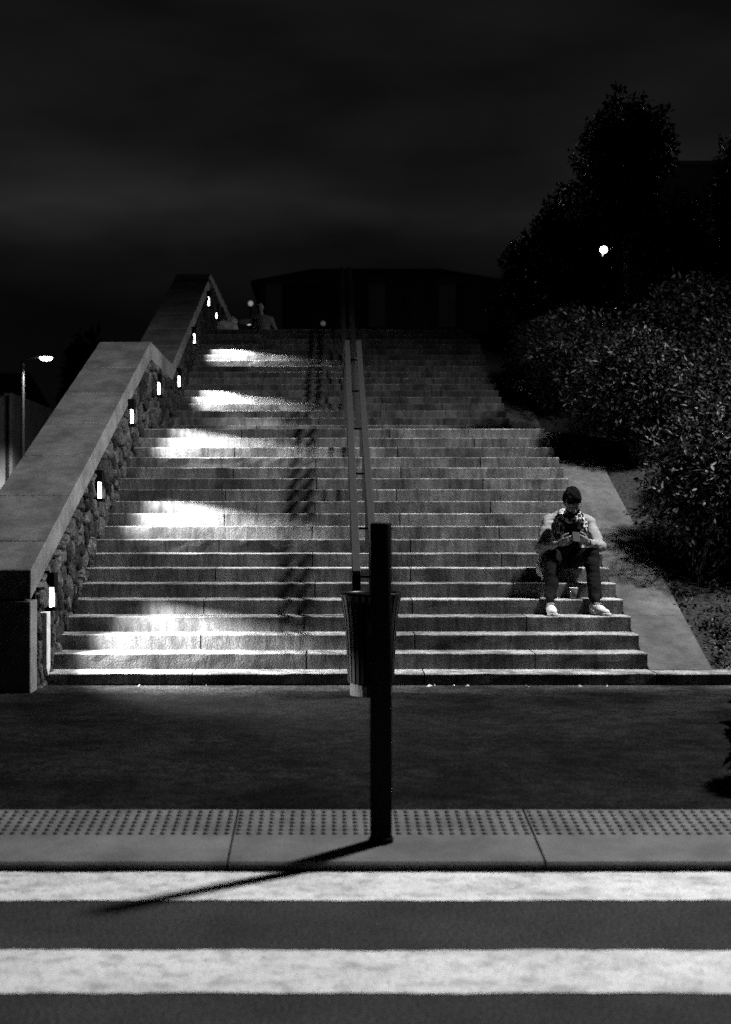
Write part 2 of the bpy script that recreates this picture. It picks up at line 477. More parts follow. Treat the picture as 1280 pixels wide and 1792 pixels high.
# joints at image x 417 and 915 (y 1420)
xj = (417 - 579) * 7.6 / 2489
for i in range(-3, 5):
    s = mesh_obj('kerb_slab', me_slab, None, kerb, (xj + i * SLABW, 0, 0))
    st = mesh_obj('tactile_studs', me_stud, None, s); tag(st, kind='stuff')
for x0, x1 in ((-40, xj - 3 * SLABW), (xj + 5 * SLABW, 40)):
    mesh_obj('kerb_run', box_mesh('kerb_run', x0, x1, 0, 0.8, -0.1, 0.122, 0.01), M_CONC, kerb)

# ------------------------------------------------------------------ staircase of granite blocks
stairs = empty('staircase', (0, Y1, 0.16)); tag(stairs, kind='structure')
def block(x0, x1, n, parent=stairs):
    yf = step_y(n); z1 = step_z(n)
    z0 = z1 - (RISE if n > 1 else 0.16) - 0.004
    depth = GO + 0.06
    bm = bmesh.new()
    # front face subdivided so that its arris wavers like split granite
    nx = max(4, int((x1 - x0) / 0.11))
    g = 0.006
    prof = [(0.0, z0), (0.0, z0 + 0.075), (0.0, z1 - 0.011), (0.004, z1 - 0.003), (0.012, z1), (depth * 0.5, z1), (depth, z1), (depth, z0)]
    rings = []
    for i in range(nx + 1):
        x = x0 + g + (x1 - x0 - 2 * g) * i / nx
        ring = []
        for k, (y, z) in enumerate(prof):
            dy = 0.0; dz = 0.0
            if k in (1, 2):
                dy = 0.007 * mnoise.noise(Vector((x * 4.3, n * 3.7, k * 1.9)))
            if k in (2, 3, 4):
                dz = 0.003 * mnoise.noise(Vector((x * 5.1, n * 2.3, 9.0)))
                dy += 0.004 * mnoise.noise(Vector((x * 9.1, n * 5.3, 2.0)))
            ring.append(bm.verts.new((x, yf + y + dy, z + dz)))
        rings.append(ring)
    m = len(prof)
    for a, b in zip(rings, rings[1:]):
        for k in range(m):
            bm.faces.new((a[k], b[k], b[(k + 1) % m], a[(k + 1) % m]))
    bm.faces.new(rings[0]); bm.faces.new(rings[-1][::-1])
    bmesh.ops.recalc_face_normals(bm, faces=bm.faces[:])
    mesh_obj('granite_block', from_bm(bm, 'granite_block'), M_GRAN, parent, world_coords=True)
rb = random.Random(3)
for n in range(1, 38):
    if n == 19 or n == 37: pass
    js = [-1.24, 0.84] if n % 2 else [-0.21, 1.87]
    js = [j + rb.uniform(-0.05, 0.05) for j in js]
    xs = [XL - 0.05] + js + [XR]
    if n == 1: xs = [XL - 0.05, -1.24, 0.84, 2.92, 5.0, 7.08, 9.1]
    for a, b in zip(xs, xs[1:]):
        block(a, b, n)
# solid core so that nothing is hollow behind the blocks
def core(name, y_from, n0, n1, x0, x1):
    poly = [(step_y(n0) + 0.05, -0.1)]
    for n in range(n0, n1 + 1):
        poly.append((step_y(n) + 0.05, step_z(n) - 0.05))
        nxt = step_y(n + 1) + 0.05 if n < n1 else step_y(n) + 0.5
        poly.append((nxt, step_z(n) - 0.05))
    poly.append((poly[-1][0], -0.1))
    o = mesh_obj(name, prism_x(name, poly, x0, x1), M_MORT, stairs, world_coords=True)
core('stair_core', 0, 1, 18, XL - 0.03, XR - 0.012)
core('stair_core', 0, 20, 37, XL - 0.03, XR - 0.012)
# landing slabs
for j in range(3):
    y0 = step_y(19) + GO + 0.06 + j * 0.948
    for i in range(5):
        x0 = XL - 0.05 + i * (XR - XL + 0.05) / 5
        mesh_obj('landing_slab', box_mesh('landing_slab', x0 + 0.003, x0 + (XR - XL + 0.05) / 5 - 0.003, y0 + 0.003, y0 + 0.945,
                                          step_z(19) - 0.1, step_z(19) - 0.002, 0.004, 1), M_GRAN, stairs, world_coords=True)
# sloping border slabs at the right hand end of the flights
def border(ya, za, yb, zb, n):
    for i in range(n):
        y0 = ya + (yb - ya) * i / n + 0.003; y1 = ya + (yb - ya) * (i + 1) / n - 0.003
        z0 = za + (zb - za) * (y0 - ya) / (yb - ya); z1 = za + (zb - za) * (y1 - ya) / (yb - ya)
        mesh_obj('border_slab', prism_x('border_slab', [(y0, z0 - 0.3), (y1, z1 - 0.3), (y1, z1), (y0, z0)], XR - 0.01, 3.49, 0.006, 1),
                 M_BORD, stairs, world_coords=True)
border(12.99, step_z(1) + 0.004, 19.5, step_z(19) - 0.03, 6)
border(19.52, step_z(19) - 0.03, 22.75, step_z(19) - 0.03, 3)
border(22.77, step_z(19) - 0.03, 29.2, TOPZ - 0.02, 6)

# ------------------------------------------------------------------ terrain behind and beside
def bank_z(x, y):
    if y < 13.0: z = step_z(1)
    elif y < 19.5: z = step_z(1) + (step_z(19) - step_z(1)) * (y - 13.0) / 6.5
    elif y < 22.75: z = step_z(19)
    elif y < 29.2: z = step_z(19) + (TOPZ - step_z(19)) * (y - 22.75) / 6.45
    else: z = TOPZ
    b = mnoise.noise(Vector((x * 1.3, y * 1.3, 0))) * 0.06 + mnoise.noise(Vector((x * 4, y * 4, 2))) * 0.03
    return z - 0.06 + (b if x > 3.6 else 0) + max(0, x - 4) * 0.05
sheet('right_bank', 3.47, 40, 12.98, 60, bank_z, M_SOIL, 70, 110)
sheet('plateau', -3.4, 40, 29.0, 400, lambda x, y: TOPZ - 0.012, M_PAVE, 2, 2)
sheet('left_terrain', -80, -3.2, 12.7, 400, lambda x, y: 0.19 + max(0, y - 30) * 0.02, M_SOIL, 4, 20)

# ------------------------------------------------------------------ left retaining wall
wall = empty('retaining_wall', (-2.9, 12.19, 0.19))
tag(wall, 'thick rubble stone wall with pale sloping coping left of the steps', 'wall')
CX0, CX1 = -3.30, -2.57
CAPT = 0.255
capline = [(12.19, 1.25), (20.34, 4.23), (23.1, 4.21), (30.55, 6.97), (37.2, 6.95)]
def cap_z(y):
    for (a, b) in zip(capline, capline[1:]):
        if a[0] <= y <= b[0]:
            return a[1] + (b[1] - a[1]) * (y - a[0]) / (b[0] - a[0])
    return capline[0][1] if y < capline[0][0] else capline[-1][1]
def coping_run(ya, yb, cuts):
    ys = [ya] + [c for c in cuts if ya < c < yb] + [yb]
    for y0, y1 in zip(ys, ys[1:]):
        y0 += 0.010; y1 -= 0.010
        z0, z1 = cap_z(y0), cap_z(y1)
        poly = [(y0, z0 - CAPT), (y1, z1 - CAPT), (y1, z1), (y0, z0)]
        mesh_obj('coping_stone', prism_x('coping_stone', poly, CX0, CX1, 0.009, 2), M_COPE, wall, world_coords=True)
coping_run(12.19, 20.34, [12.85, 14.03, 15.25, 16.47, 17.69, 18.91])
coping_run(20.34, 23.1, [21.7])
coping_run(23.1, 30.55, [24.34, 25.58, 26.82, 28.06, 29.3])
coping_run(30.55, 37.2, [32, 33.4, 34.8, 36])
# end block of the wall
mesh_obj('end_block', box_mesh('end_block', CX0 + 0.002, CX1 - 0.002, 12.193, 12.47, 0.1, 0.985, 0.01), M_COPE, wall, world_coords=True)
# mortar core
poly = [(12.44, 0.05)]
poly += [(y, cap_z(y) - CAPT - 0.004) for y in (12.44, 20.34, 23.1, 30.55, 37.2)]
poly += [(37.2, 0.05)]
mesh_obj('wall_core', prism_x('wall_core', poly, CX0 + 0.02, -2.582), M_MORT, wall, world_coords=True)

def floor_at(y):
    if y < Y1: return pave_z(y)
    n = 1
    for k in range(1, 38):
        if step_y(k) <= y: n = k
    return step_z(n)
# rubble stones: clipped cells, each its own stone
LAMPS = [(12.93, 0.985), (15.60, 2.01), (18.12, 3.0), (20.98, 3.62), (23.78, 4.0), (26.42, 5.05), (29.55, 6.22), (31.6, 6.25)]
def clip(poly, px, py, nx, ny):
    out = []
    for i in range(len(poly)):
        a, b = poly[i], poly[(i + 1) % len(poly)]
        da = (a[0] - px) * nx + (a[1] - py) * ny; db = (b[0] - px) * nx + (b[1] - py) * ny
        if da <= 0: out.append(a)
        if (da < 0 < db) or (db < 0 < da):
            t = da / (da - db); out.append((a[0] + (b[0] - a[0]) * t, a[1] + (b[1] - a[1]) * t))
    return out
rs = random.Random(11)
seeds = []
y = 12.5
while y < 34:
    top = cap_z(y) - CAPT; bot = floor_at(y) - 0.35
    z = bot + rs.uniform(0, 0.1)
    while z < top + 0.12:
        seeds.append((y + rs.uniform(-0.085, 0.085), z + rs.uniform(-0.03, 0.03)))
        z += rs.choice((0.09, 0.12, 0.16, 0.22, 0.30))
    y += rs.uniform(0.13, 0.30)
seeds_np = np.array(seeds)
stones_far_v, stones_far_f = [], []
n_st = 0
for i, (sy, sz) in enumerate(seeds):
    d = np.hypot((seeds_np[:, 0] - sy), (seeds_np[:, 1] - sz))
    idx = np.argsort(d)[1:16]
    cell = [(sy - 0.3, sz - 0.25), (sy + 0.3, sz - 0.25), (sy + 0.3, sz + 0.25), (sy - 0.3, sz + 0.25)]
    for j in idx:
        oy, oz = seeds[j]
        nx, ny = oy - sy, oz - sz
        l = math.hypot(nx, ny)
        cell = clip(cell, (sy + oy) / 2 - nx / l * 0.011, (sz + oz) / 2 - ny / l * 0.011, nx / l, ny / l)
        if len(cell) < 3: break
    if len(cell) < 3: continue
    # keep below the coping and behind the end block
    for (a, b) in zip(capline, capline[1:]):
        if a[0] - 0.3 <= sy <= b[0] + 0.3:
            s = (b[1] - a[1]) / (b[0] - a[0]); l = math.hypot(s, 1)
            # convex places (peaks) clip with both, concave dip only with own
            if a[0] <= sy <= b[0] or a[0] in (20.34, 30.55) or b[0] in (20.34, 30.55):
                cell = clip(cell, a[0], a[1] - CAPT - 0.008, -s / l, 1 / l)
                if len(cell) < 3: break
    if len(cell) < 3: continue
    cell = clip(cell, 12.476, 0, -1, 0)
    if len(cell) < 3: continue
    zmin = min(floor_at(c[0] ) for c in cell) - 0.3
    ar = 0.5 * abs(sum(cell[k][0] * cell[(k + 1) % len(cell)][1] - cell[(k + 1) % len(cell)][0] * cell[k][1] for k in range(len(cell))))
    if ar < 0.0025: continue
    cy = sum(c[0] for c in cell) / len(cell); cz = sum(c[1] for c in cell) / len(cell)
    if cz < floor_at(cy) - 0.18: continue
    # stone mesh: foot ring, shoulder ring, crown
    bulge = rs.uniform(0.02, 0.075)
    # subdivide the outline a little for roundness
    ring = []
    for k in range(len(cell)):
        a, b = cell[k], cell[(k + 1) % len(cell)]
        ring.append((a[0] * 0.75 + b[0] * 0.25, a[1] * 0.75 + b[1] * 0.25))
        ring.append((a[0] * 0.25 + b[0] * 0.75, a[1] * 0.25 + b[1] * 0.75))
    m = len(ring)
    vv = []
    tx, tz = rs.uniform(-0.09, 0.09), rs.uniform(-0.09, 0.09)
    for (sc, h) in ((1.0, 0.0), (0.95, 0.6), (0.7, 0.95)):
        for (a, b) in ring:
            yy, zz = cy + (a - cy) * sc, cz + (b - cz) * sc
            hh = -2.588 + bulge * h + ((yy - cy) * tx + (zz - cz) * tz) * h
            if h > 0: hh += 0.012 * mnoise.noise(Vector((yy * 9, zz * 9, i)))
            vv.append((hh, yy, zz))
    vv.append((-2.588 + bulge * 1.04, cy, cz))
    ff = []
    for q in range(2):
        for k in range(m):
            ff.append((q * m + k, q * m + (k + 1) % m, (q + 1) * m + (k + 1) % m, (q + 1) * m + k))
    for k in range(m): ff.append((2 * m + k, 2 * m + (k + 1) % m, 3 * m))
    if n_st < 295:
        mesh_obj('rubble_stone', from_py('rubble_stone', vv, ff), M_RUB, wall, world_coords=True); n_st += 1
    else:
        b0 = len(stones_far_v); stones_far_v += vv; stones_far_f += [tuple(q + b0 for q in t) for t in ff]
if stones_far_v:
    o = mesh_obj('far_rubble', from_py('far_rubble', stones_far_v, stones_far_f), M_RUB, wall, world_coords=True)
    tag(o, kind='stuff')
print('stones', n_st, len(stones_far_v))

# ------------------------------------------------------------------ wall lamps
lamp_words = ['lowest wall lamp, glowing above the pale upright strip at the foot of the wall',
              'second wall lamp from the bottom, glowing low on the rubble wall',
              'third wall lamp from the bottom, just below the first coping peak',
              'wall lamp on the level landing stretch of the rubble wall',
              'wall lamp at the foot of the upper flight, right of the coping dip',
              'wall lamp halfway up the upper flight of the rubble wall',
              'topmost wall lamp, close under the upper coping peak',
              'last wall lamp, on the level top stretch near the stair head']
def lamp_proto():
    parts = {}
    bm = bmesh.new()
    # frame: two cheeks, a bottom lip and a hood that throws the light down
    w, h = 0.10, 0.115
    bm_box(bm, -0.10, 0.006, -w, -w + 0.010, -h, h + 0.10)
    bm_box(bm, -0.10, 0.006, w - 0.010, w, -h, h + 0.10)
    bm_box(bm, -0.10, 0.058, -w + 0.0102, w - 0.0102, -h - 0.012, -h + 0.022)
    bm_box(bm, -0.10, 0.046, -w + 0.0102, w - 0.0102, h - 0.03, h + 0.10)
    bm_box(bm, 0.0462, 0.050, -w + 0.0102, w - 0.0102, 0.0356, h + 0.10)
    parts['frame'] = from_bm(bm, 'frame'); parts['frame'].materials.append(M_BLACK)
    bm = bmesh.new()
    bm_box(bm, -0.09, 0.018, -w + 0.0105, w - 0.0105, -h + 0.0225, h - 0.0305)
    parts['diffuser'] = from_bm(bm, 'diffuser'); parts['diffuser'].materials.append(M_LAMP)
    return parts
LP = lamp_proto()
POW = [4300, 4700, 4700, 1400, 5600, 5600, 900, 900]
for i, (ly, lz) in enumerate(LAMPS):
    root = empty('wall_lamp', (-2.545, ly, lz))
    tag(root, lamp_words[i], 'wall lamp', 'lamps set into the rubble wall')
    mesh_obj('frame', LP['frame'], None, root); mesh_obj('diffuser', LP['diffuser'], None, root)
    l = spot('lamp_light', (0.029, 0, 0.04), (1, 0.05, -0.32) if i == 0 else (1, 0.36, -0.25), POW[i], 122 if i == 0 else 112, 1.0, 0.0017)
    l.parent = root
    long_throw(l, 0.15, 1.0 if i == 0 else 1.5)

# pale upright strip at the foot of the wall
o = mesh_obj('cover_strip', None or prism_x('cover_strip', [(12.60, 0.36), (12.66, 0.29), (12.75, 0.36), (12.75, 0.86), (12.60, 0.86)], -2.60, -2.512, 0.004, 1), M_PLATE)
tag(o, 'pale narrow upright strip fixed to the rubble wall below the lowest lamp', 'strip')

# ------------------------------------------------------------------ handrail pair
rail = empty('handrail', (0.31, 12.75, 0.3))
tag(rail, 'double flat steel handrail running up the middle of the steps', 'handrail')
def rail_bar(name, x):
    w, t = 0.037, 0.03
    line = [(12.75, 1.215), (20.3, 4.235), (23.1, 4.235), (30.2, 7.05), (31.4, 7.05)]
    bm = bmesh.new()
    rings = [[bm.verts.new(p) for p in ((x - w, y, z - t), (x + w, y, z - t), (x + w, y, z + t * 0.4), (x - w, y, z + t * 0.4))] for y, z in line]
    for a, b in zip(rings, rings[1:]):
        for k in range(4):
            bm.faces.new((a[k], a[(k + 1) % 4], b[(k + 1) % 4], b[k]))
    bm.faces.new(rings[0][::-1]); bm.faces.new(rings[-1])
    bmesh.ops.recalc_face_normals(bm, faces=bm.faces[:])
    bmesh.ops.bevel(bm, geom=bm.edges[:], offset=0.004, segments=1, affect='EDGES')
    mesh_obj(name, from_bm(bm, name), M_RAIL, rail, world_coords=True)
def rail_z(y):
    if y < 20.3: return 1.215 + 0.4 * (y - 12.75)
    if y < 23.1: return 4.235
    if y < 30.2: return 4.235 + (y - 23.1) * 0.3965
    return 7.05
RX = (0.232, 0.397)
for x in RX: rail_bar('rail', x)
for y in (12.90, 13.98, 15.45, 16.9, 18.35, 19.75, 21.6, 23.6, 25.0, 26.45, 27.9, 29.6):
    zt = rail_z(y) - 0.031
    for x in RX:
        z0 = floor_at(y - 0.03)
        mesh_obj('post', box_mesh('post', x - 0.024, x + 0.024, y - 0.008, y + 0.008, z0 - 0.01, zt + 0.012), M_RAIL, rail, world_coords=True)
    mesh_obj('cross_bar', box_mesh('cross_bar', RX[0] + 0.03, RX[1] - 0.03, y - 0.008, y + 0.008, zt - 0.09, zt - 0.07), M_BLACK, rail, world_coords=True)
# dark end plate of the left rail
mesh_obj('end_plate', box_mesh('end_plate', RX[0] - 0.036, RX[0] + 0.036, 12.735, 12.7485, 0.31, 1.20), M_BLACK, rail, world_coords=True)

# ------------------------------------------------------------------ bollard post
PY = 7.1
bollard = empty('bollard', (0.251, PY, slab_z(PY)))
tag(bollard, 'tall slim black post standing on the kerb slabs in front', 'post')
bm = bmesh.new()
hh = 1.664 - slab_z(PY)
bm_lathe(bm, [(0.0545, -0.03), (0.0545, hh - 0.012), (0.050, hh - 0.002), (0.03, hh)], 28)
me = from_bm(bm, 'shaft')
for p in me.polygons: p.use_smooth = abs(p.normal.z) < 0.5
mesh_obj('shaft', me, M_BLACK, bollard)
bm = bmesh.new(); bm_lathe(bm, [(0.062, -0.03), (0.062, 0.018), (0.055, 0.024)], 28)
mesh_obj('base_ring', from_bm(bm, 'base_ring'), M_BLACK, bollard)

# ------------------------------------------------------------------ litter bin
BX, BY = 0.343, 12.12
gz = pave_z(BY)
binr = empty('litter_bin', (BX, BY, gz))
tag(binr, 'dark slatted litter bin flaring upward at the foot of the steps', 'bin')
bm = bmesh.new(); bm_lathe(bm, [(0.178, -0.02), (0.178, 0.105), (0.17, 0.115)], 28)
mesh_obj('base', from_bm(bm, 'base'), M_BORD, binr)
bm = bmesh.new()
bm_lathe(bm, [(0.175, 0.112), (0.18, 0.13), (0.235, 0.83), (0.225, 0.83), (0.17, 0.2), (0.05, 0.19)], 28)
mesh_obj('liner', from_bm(bm, 'liner', True), M_BLACK, binr)
bm = bmesh.new()
n = 40
ring = []
for k in range(n):
    a = 2 * math.pi * k / n
    ring.append((0.262 * math.cos(a), 0.262 * math.sin(a), 0.855))
for k in range(n):
    a = Vector(ring[k]); 
bm_lathe(bm, [(0.245, 0.842), (0.272, 0.842), (0.275, 0.865), (0.262, 0.874), (0.245, 0.868), (0.245, 0.842)], 36, cap=False)
mesh_obj('rim', from_bm(bm, 'rim', True), M_BIN, binr)
bm = bmesh.new()
prof = [(0.200, 0.108), (0.203, 0.25), (0.212, 0.45), (0.228, 0.65), (0.25, 0.80), (0.262, 0.843)]
a0 = 0.07
for (r, z) in prof:
    for s in (-1, 1):
        bm.verts.new((r * math.cos(s * a0), r * math.sin(s * a0), z))
    for s in (1, -1):
        bm.verts.new(((r - 0.012) * math.cos(s * a0), (r - 0.012) * math.sin(s * a0), z))
bm.verts.ensure_lookup_table()
V = bm.verts
for i in range(len(prof) - 1):
    b = i * 4
    for k in range(4):
        bm.faces.new((V[b + k], V[b + (k + 1) % 4], V[b + 4 + (k + 1) % 4], V[b + 4 + k]))
bm.faces.new((V[3], V[2], V[1], V[0])); e = 4 * (len(prof) - 1); bm.faces.new((V[e], V[e + 1], V[e + 2], V[e + 3]))
bmesh.ops.recalc_face_normals(bm, faces=bm.faces[:])
me = from_bm(bm, 'slat'); me.materials.append(M_BIN)
for k in range(28):
    s = mesh_obj('slat', me, None, binr); s.rotation_euler = (0, 0, 2 * math.pi * k / 28 + 0.05)

# ------------------------------------------------------------------ foliage
def leaf_cloud(name, blobs, count, L, W, m, parent, seed, shell=0.55, droop=0.3):
    """real folded leaves spread through uneven lobes"""
    r = np.random.RandomState(seed)
    vols = np.array([b[3] * b[4] * b[5] for b in blobs]) ** 0.75
    pick = r.choice(len(blobs), size=count, p=vols / vols.sum())
    B = np.array(blobs)[pick]
    d = r.normal(size=(count, 3)); d /= np.linalg.norm(d, axis=1)[:, None]
    rad = (shell + (1 - shell) * r.rand(count) ** 0.5)
    jit = 1 + 0.22 * np.sin(d[:, 0] * 5 + B[:, 0] * 3) * np.cos(d[:, 2] * 6 + B[:, 1]) + r.normal(size=count) * 0.06
    P = B[:, :3] + d * (rad * jit)[:, None] * B[:, 3:6]
    # the crowns keep clear of the globe lamp: a gap between the branches in front of it
    g1 = np.array([4.7, 24.5, 6.35]); g2 = np.array([5.95, 31.0, 7.58]); gd = (g2 - g1) / np.linalg.norm(g2 - g1)
    rel = P - g1; tt = np.clip(rel @ gd, 0, np.linalg.norm(g2 - g1))
    keep = np.linalg.norm(rel - tt[:, None] * gd, axis=1) > 0.15
    P = P[keep]; d = d[keep]; count = len(P)
    # leaf frame
    t = d * 0.6 + r.normal(size=(count, 3)) * 0.7; t[:, 2] -= droop
    t /= np.linalg.norm(t, axis=1)[:, None]
    up = d * 0.7 + r.normal(size=(count, 3)) * 0.5; up[:, 2] += 0.5
    s = np.cross(t, up); s /= np.linalg.norm(s, axis=1)[:, None] + 1e-6
    nrm = np.cross(s, t)
    ls = (L * r.uniform(0.4, 1.5, count))[:, None]; ws = (W * r.uniform(0.7, 1.2, count))[:, None]
    v = np.stack([P, P + t * ls * 0.45 + s * ws - nrm * ws * 0.0, P + t * ls, P + t * ls * 0.45 - s * ws,
                  P + t * ls * 0.48 - nrm * ws * 0.35], axis=1).reshape(-1, 3)
    base = np.arange(count)[:, None] * 5
    f = np.concatenate([base + np.array([[0, 1, 4]]), base + np.array([[1, 2, 4]]), base + np.array([[2, 3, 4]]), base + np.array([[3, 0, 4]])], axis=0)
    me = bpy.data.meshes.new(name)
    me.vertices.add(len(v)); me.vertices.foreach_set('co', v.astype(np.float32).ravel())
    me.loops.add(len(f) * 3); me.loops.foreach_set('vertex_index', f.astype(np.int32).ravel())
    me.polygons.add(len(f)); me.polygons.foreach_set('loop_start', np.arange(0, len(f) * 3, 3, dtype=np.int32))
    me.update(calc_edges=True); me.validate()
    o = mesh_obj(name, me, m, parent, world_coords=True)
    return o

def lobes(c, r, n, seed, spread=0.62, size=0.48):
    rr = random.Random(seed); out = []
    for i in range(n):
        while True:
            p = Vector((rr.uniform(-1, 1), rr.uniform(-1, 1), rr.uniform(-1, 1)))
            if p.length < 1: break
        s = size * rr.uniform(0.7, 1.25)
        out.append((c[0] + p.x * r[0] * spread, c[1] + p.y * r[1] * spread, c[2] + p.z * r[2] * spread, r[0] * s, r[1] * s, r[2] * s))
    return out

def shrub(base, c, r, n_leaf, seed, label, L=0.1, W=0.022, stems=5, nl=12, cat='shrub', name='laurel_shrub', m=M_LEAF, group=None):
    root = empty(name, base); tag(root, label, cat, group)
    rr = random.Random(seed)
    lb = lobes(c, r, nl, seed)
    for k in range(stems):
        bm = bmesh.new()
        q = lb[k % len(lb)]
        b = (base[0] + rr.uniform(-0.12, 0.12), base[1] + rr.uniform(-0.12, 0.12), base[2] - 0.05)
        mid = ((b[0] + q[0]) / 2 + rr.uniform(-.1, .1), (b[1] + q[1]) / 2, (b[2] + q[2]) / 2)
        bm_tube(bm, [b, mid, q[:3]], [0.026, 0.018, 0.008], 7)
        mesh_obj('stem', from_bm(bm, 'stem', True), M_BARK, root, world_coords=True)
    leaf_cloud('foliage', lb, n_leaf, L, W, m, root, seed)
    return root

def bz(x, y): return bank_z(x, y)
shrub((3.95, 15.1, bz(3.95, 15.1)), (4.45, 15.35, 2.16), (1.2, 1.0, 1.08), 26000, 21,
      'big glossy laurel shrub nearest the seated man, beside the sloping border', L=0.075, W=0.018, nl=26)
shrub((3.95, 18.3, bz(3.95, 18.3)), (3.80, 18.5, 3.42), (0.88, 0.95, 0.82), 20000, 22,
      'laurel shrub overhanging the border next to the landing', L=0.07, W=0.017, nl=22)
shrub((5.3, 18.6, bz(5.3, 18.6)), (5.35, 18.6, 3.4), (1.1, 1.0, 0.98), 18000, 23,
      'laurel shrub at the right frame edge behind the nearest one', L=0.075, W=0.018, nl=22)
shrub((4.75, 16.9, bz(4.75, 16.9)), (4.75, 16.95, 2.5), (1.0, 0.8, 0.8), 12000, 27,
      'laurel shrub squeezed between the nearest one and the two behind', L=0.075, W=0.018, nl=16)
shrub((3.75, 21.2, bz(3.75, 21.2)), (3.58, 21.2, 3.95), (0.72, 1.1, 0.95), 14000, 24,
      'dark shrub beside the landing at the foot of the upper flight', L=0.08, W=0.02, nl=18)
shrub((3.85, 24.6, bz(3.85, 24.6)), (3.74, 24.6, 4.5), (0.70, 1.6, 1.0), 14000, 25,
      'dark shrub beside the middle of the upper flight', L=0.08, W=0.02, nl=18)
shrub((5.9, 21.4, bz(5.9, 21.4)), (5.7, 21.4, 4.5), (1.4, 1.0, 1.2), 12000, 26,
      'dark shrub high on the bank under the big trees', L=0.08, W=0.02, nl=18)

shrub((3.9, 28.0, bz(3.9, 28.0)), (3.85, 28.0, 5.7), (0.72, 1.7, 0.9), 12000, 28,
      'dark shrub at the right end of the top steps', L=0.08, W=0.02, nl=18)

def tree(base, trunk_h, blobs, n_leaf, seed, label, L=0.16, W=0.05, tr=0.16, group='trees at the top of the bank'):
    root = empty('tree', base); tag(root, label, 'tree', group)
    rr = random.Random(seed)
    bm = bmesh.new()
    b = Vector(base)
    bm_tube(bm, [b - Vector((0, 0, .1)), b + Vector((0.05, 0, trunk_h * 0.5)), b + Vector((-0.03, 0.05, trunk_h)), b + Vector((0.05, 0, trunk_h * 1.3))], [tr, tr * 0.8, tr * 0.6, tr * 0.25], 10)
    tk = mesh_obj('trunk', from_bm(bm, 'trunk', True), M_BARK, root, world_coords=True)
    for q in blobs[::2]:
        bm = bmesh.new()
        s = b + Vector((0, 0, trunk_h * rr.uniform(0.7, 1.2)))
        e = Vector(q[:3]); mid = (s + e) / 2 + Vector((0, 0, 0.15))
        bm_tube(bm, [s, mid, e], [tr * 0.4, tr * 0.25, tr * 0.1], 7)
        mesh_obj('limb', from_bm(bm, 'limb', True), M_BARK, tk, world_coords=True)
    leaf_cloud('crown', blobs, n_leaf, L, W, M_LEAF2, root, seed, shell=0.4)
    return root
def at(px, py, Y): return ((px - 579) * Y / 2489, Y, CAM_H + (911 - py) * Y / 2489)
def tree_at(px, y_top, y_bot, half_w, Y, gx, n, seed, label, nl=16, **k):
    c = at(px, (y_top + y_bot) / 2, Y); hz = (y_bot - y_top) / 2 * Y / 2489; hw = half_w * Y / 2489
    gz = k.pop('gz', None)
    base = (c[0], Y, bz(c[0], Y) if gz is None else gz)
    tree(base, max(0.8, c[2] - hz - base[2] + 0.6), lobes(c, (hw, hw, hz), nl, seed, 0.66, 0.42), n, seed, label, **k)
tree_at(1098, 170, 480, 92, 26.0, 0, 14000, 31, 'tallest dark tree against the sky at the upper right', L=0.11, W=0.035, tr=0.1, nl=20)
tree_at(1000, 300, 600, 98, 28.0, 0, 14000, 32, 'broad dark tree left of the tallest one, rising above the upper flight', L=0.10, W=0.032, tr=0.09, nl=20)
tree_at(1190, 330, 620, 95, 24.5, 0, 11000, 33, 'low dark tree in front of the building at the right edge', L=0.10, W=0.032, tr=0.09, nl=18)
tree_at(1300, 225, 520, 60, 24, 0, 5000, 34, 'dark tree cut off by the right frame edge', L=0.11, W=0.035, tr=0.1)
tree_at(915, 400, 590, 55, 29.5, 0, 6000, 35, 'small dark tree at the right end of the stair head', L=0.10, W=0.032, tr=0.07)
# left background trees
tree_at(165, 560, 800, 75, 60, 0, 6000, 36, 'dim tree behind the distant street lamp', gz=0.8, group='trees in the left background', L=0.3, W=0.1)
tree_at(300, 560, 800, 80, 62, 0, 6000, 37, 'dim tree behind the coping dip', gz=0.8, group='trees in the left background', L=0.3, W=0.1)

# ground cover on the bank near the border (nobody could count it)
def ground_cover():
    r = np.random.RandomState(5)
    bl = []
    rr = random.Random(4)
    for i in range(260):
        y = rr.uniform(13.05, 17.0); x = rr.uniform(3.56, 6.5)
        bl.append((x, y, bz(x, y) + 0.04, 0.16, 0.16, 0.07))
    o = leaf_cloud('ground_cover', bl, 9000, 0.055, 0.016, M_LEAF, None, 6, shell=0.1)
    tag(o, 'low leafy ground cover on the bank beside the border slabs', 'ground cover', kind='stuff')
ground_cover()

# dark plant cut off by the right frame edge on the pavement
shrub((2.62, 8.45, pave_z(8.45)), (2.60, 8.42, 0.60), (0.32, 0.3, 0.50), 5000, 41,
      'dark bushy plant on the pavement, cut off by the right frame edge', L=0.09, W=0.025, stems=4, nl=7, cat='plant', name='pavement_plant')

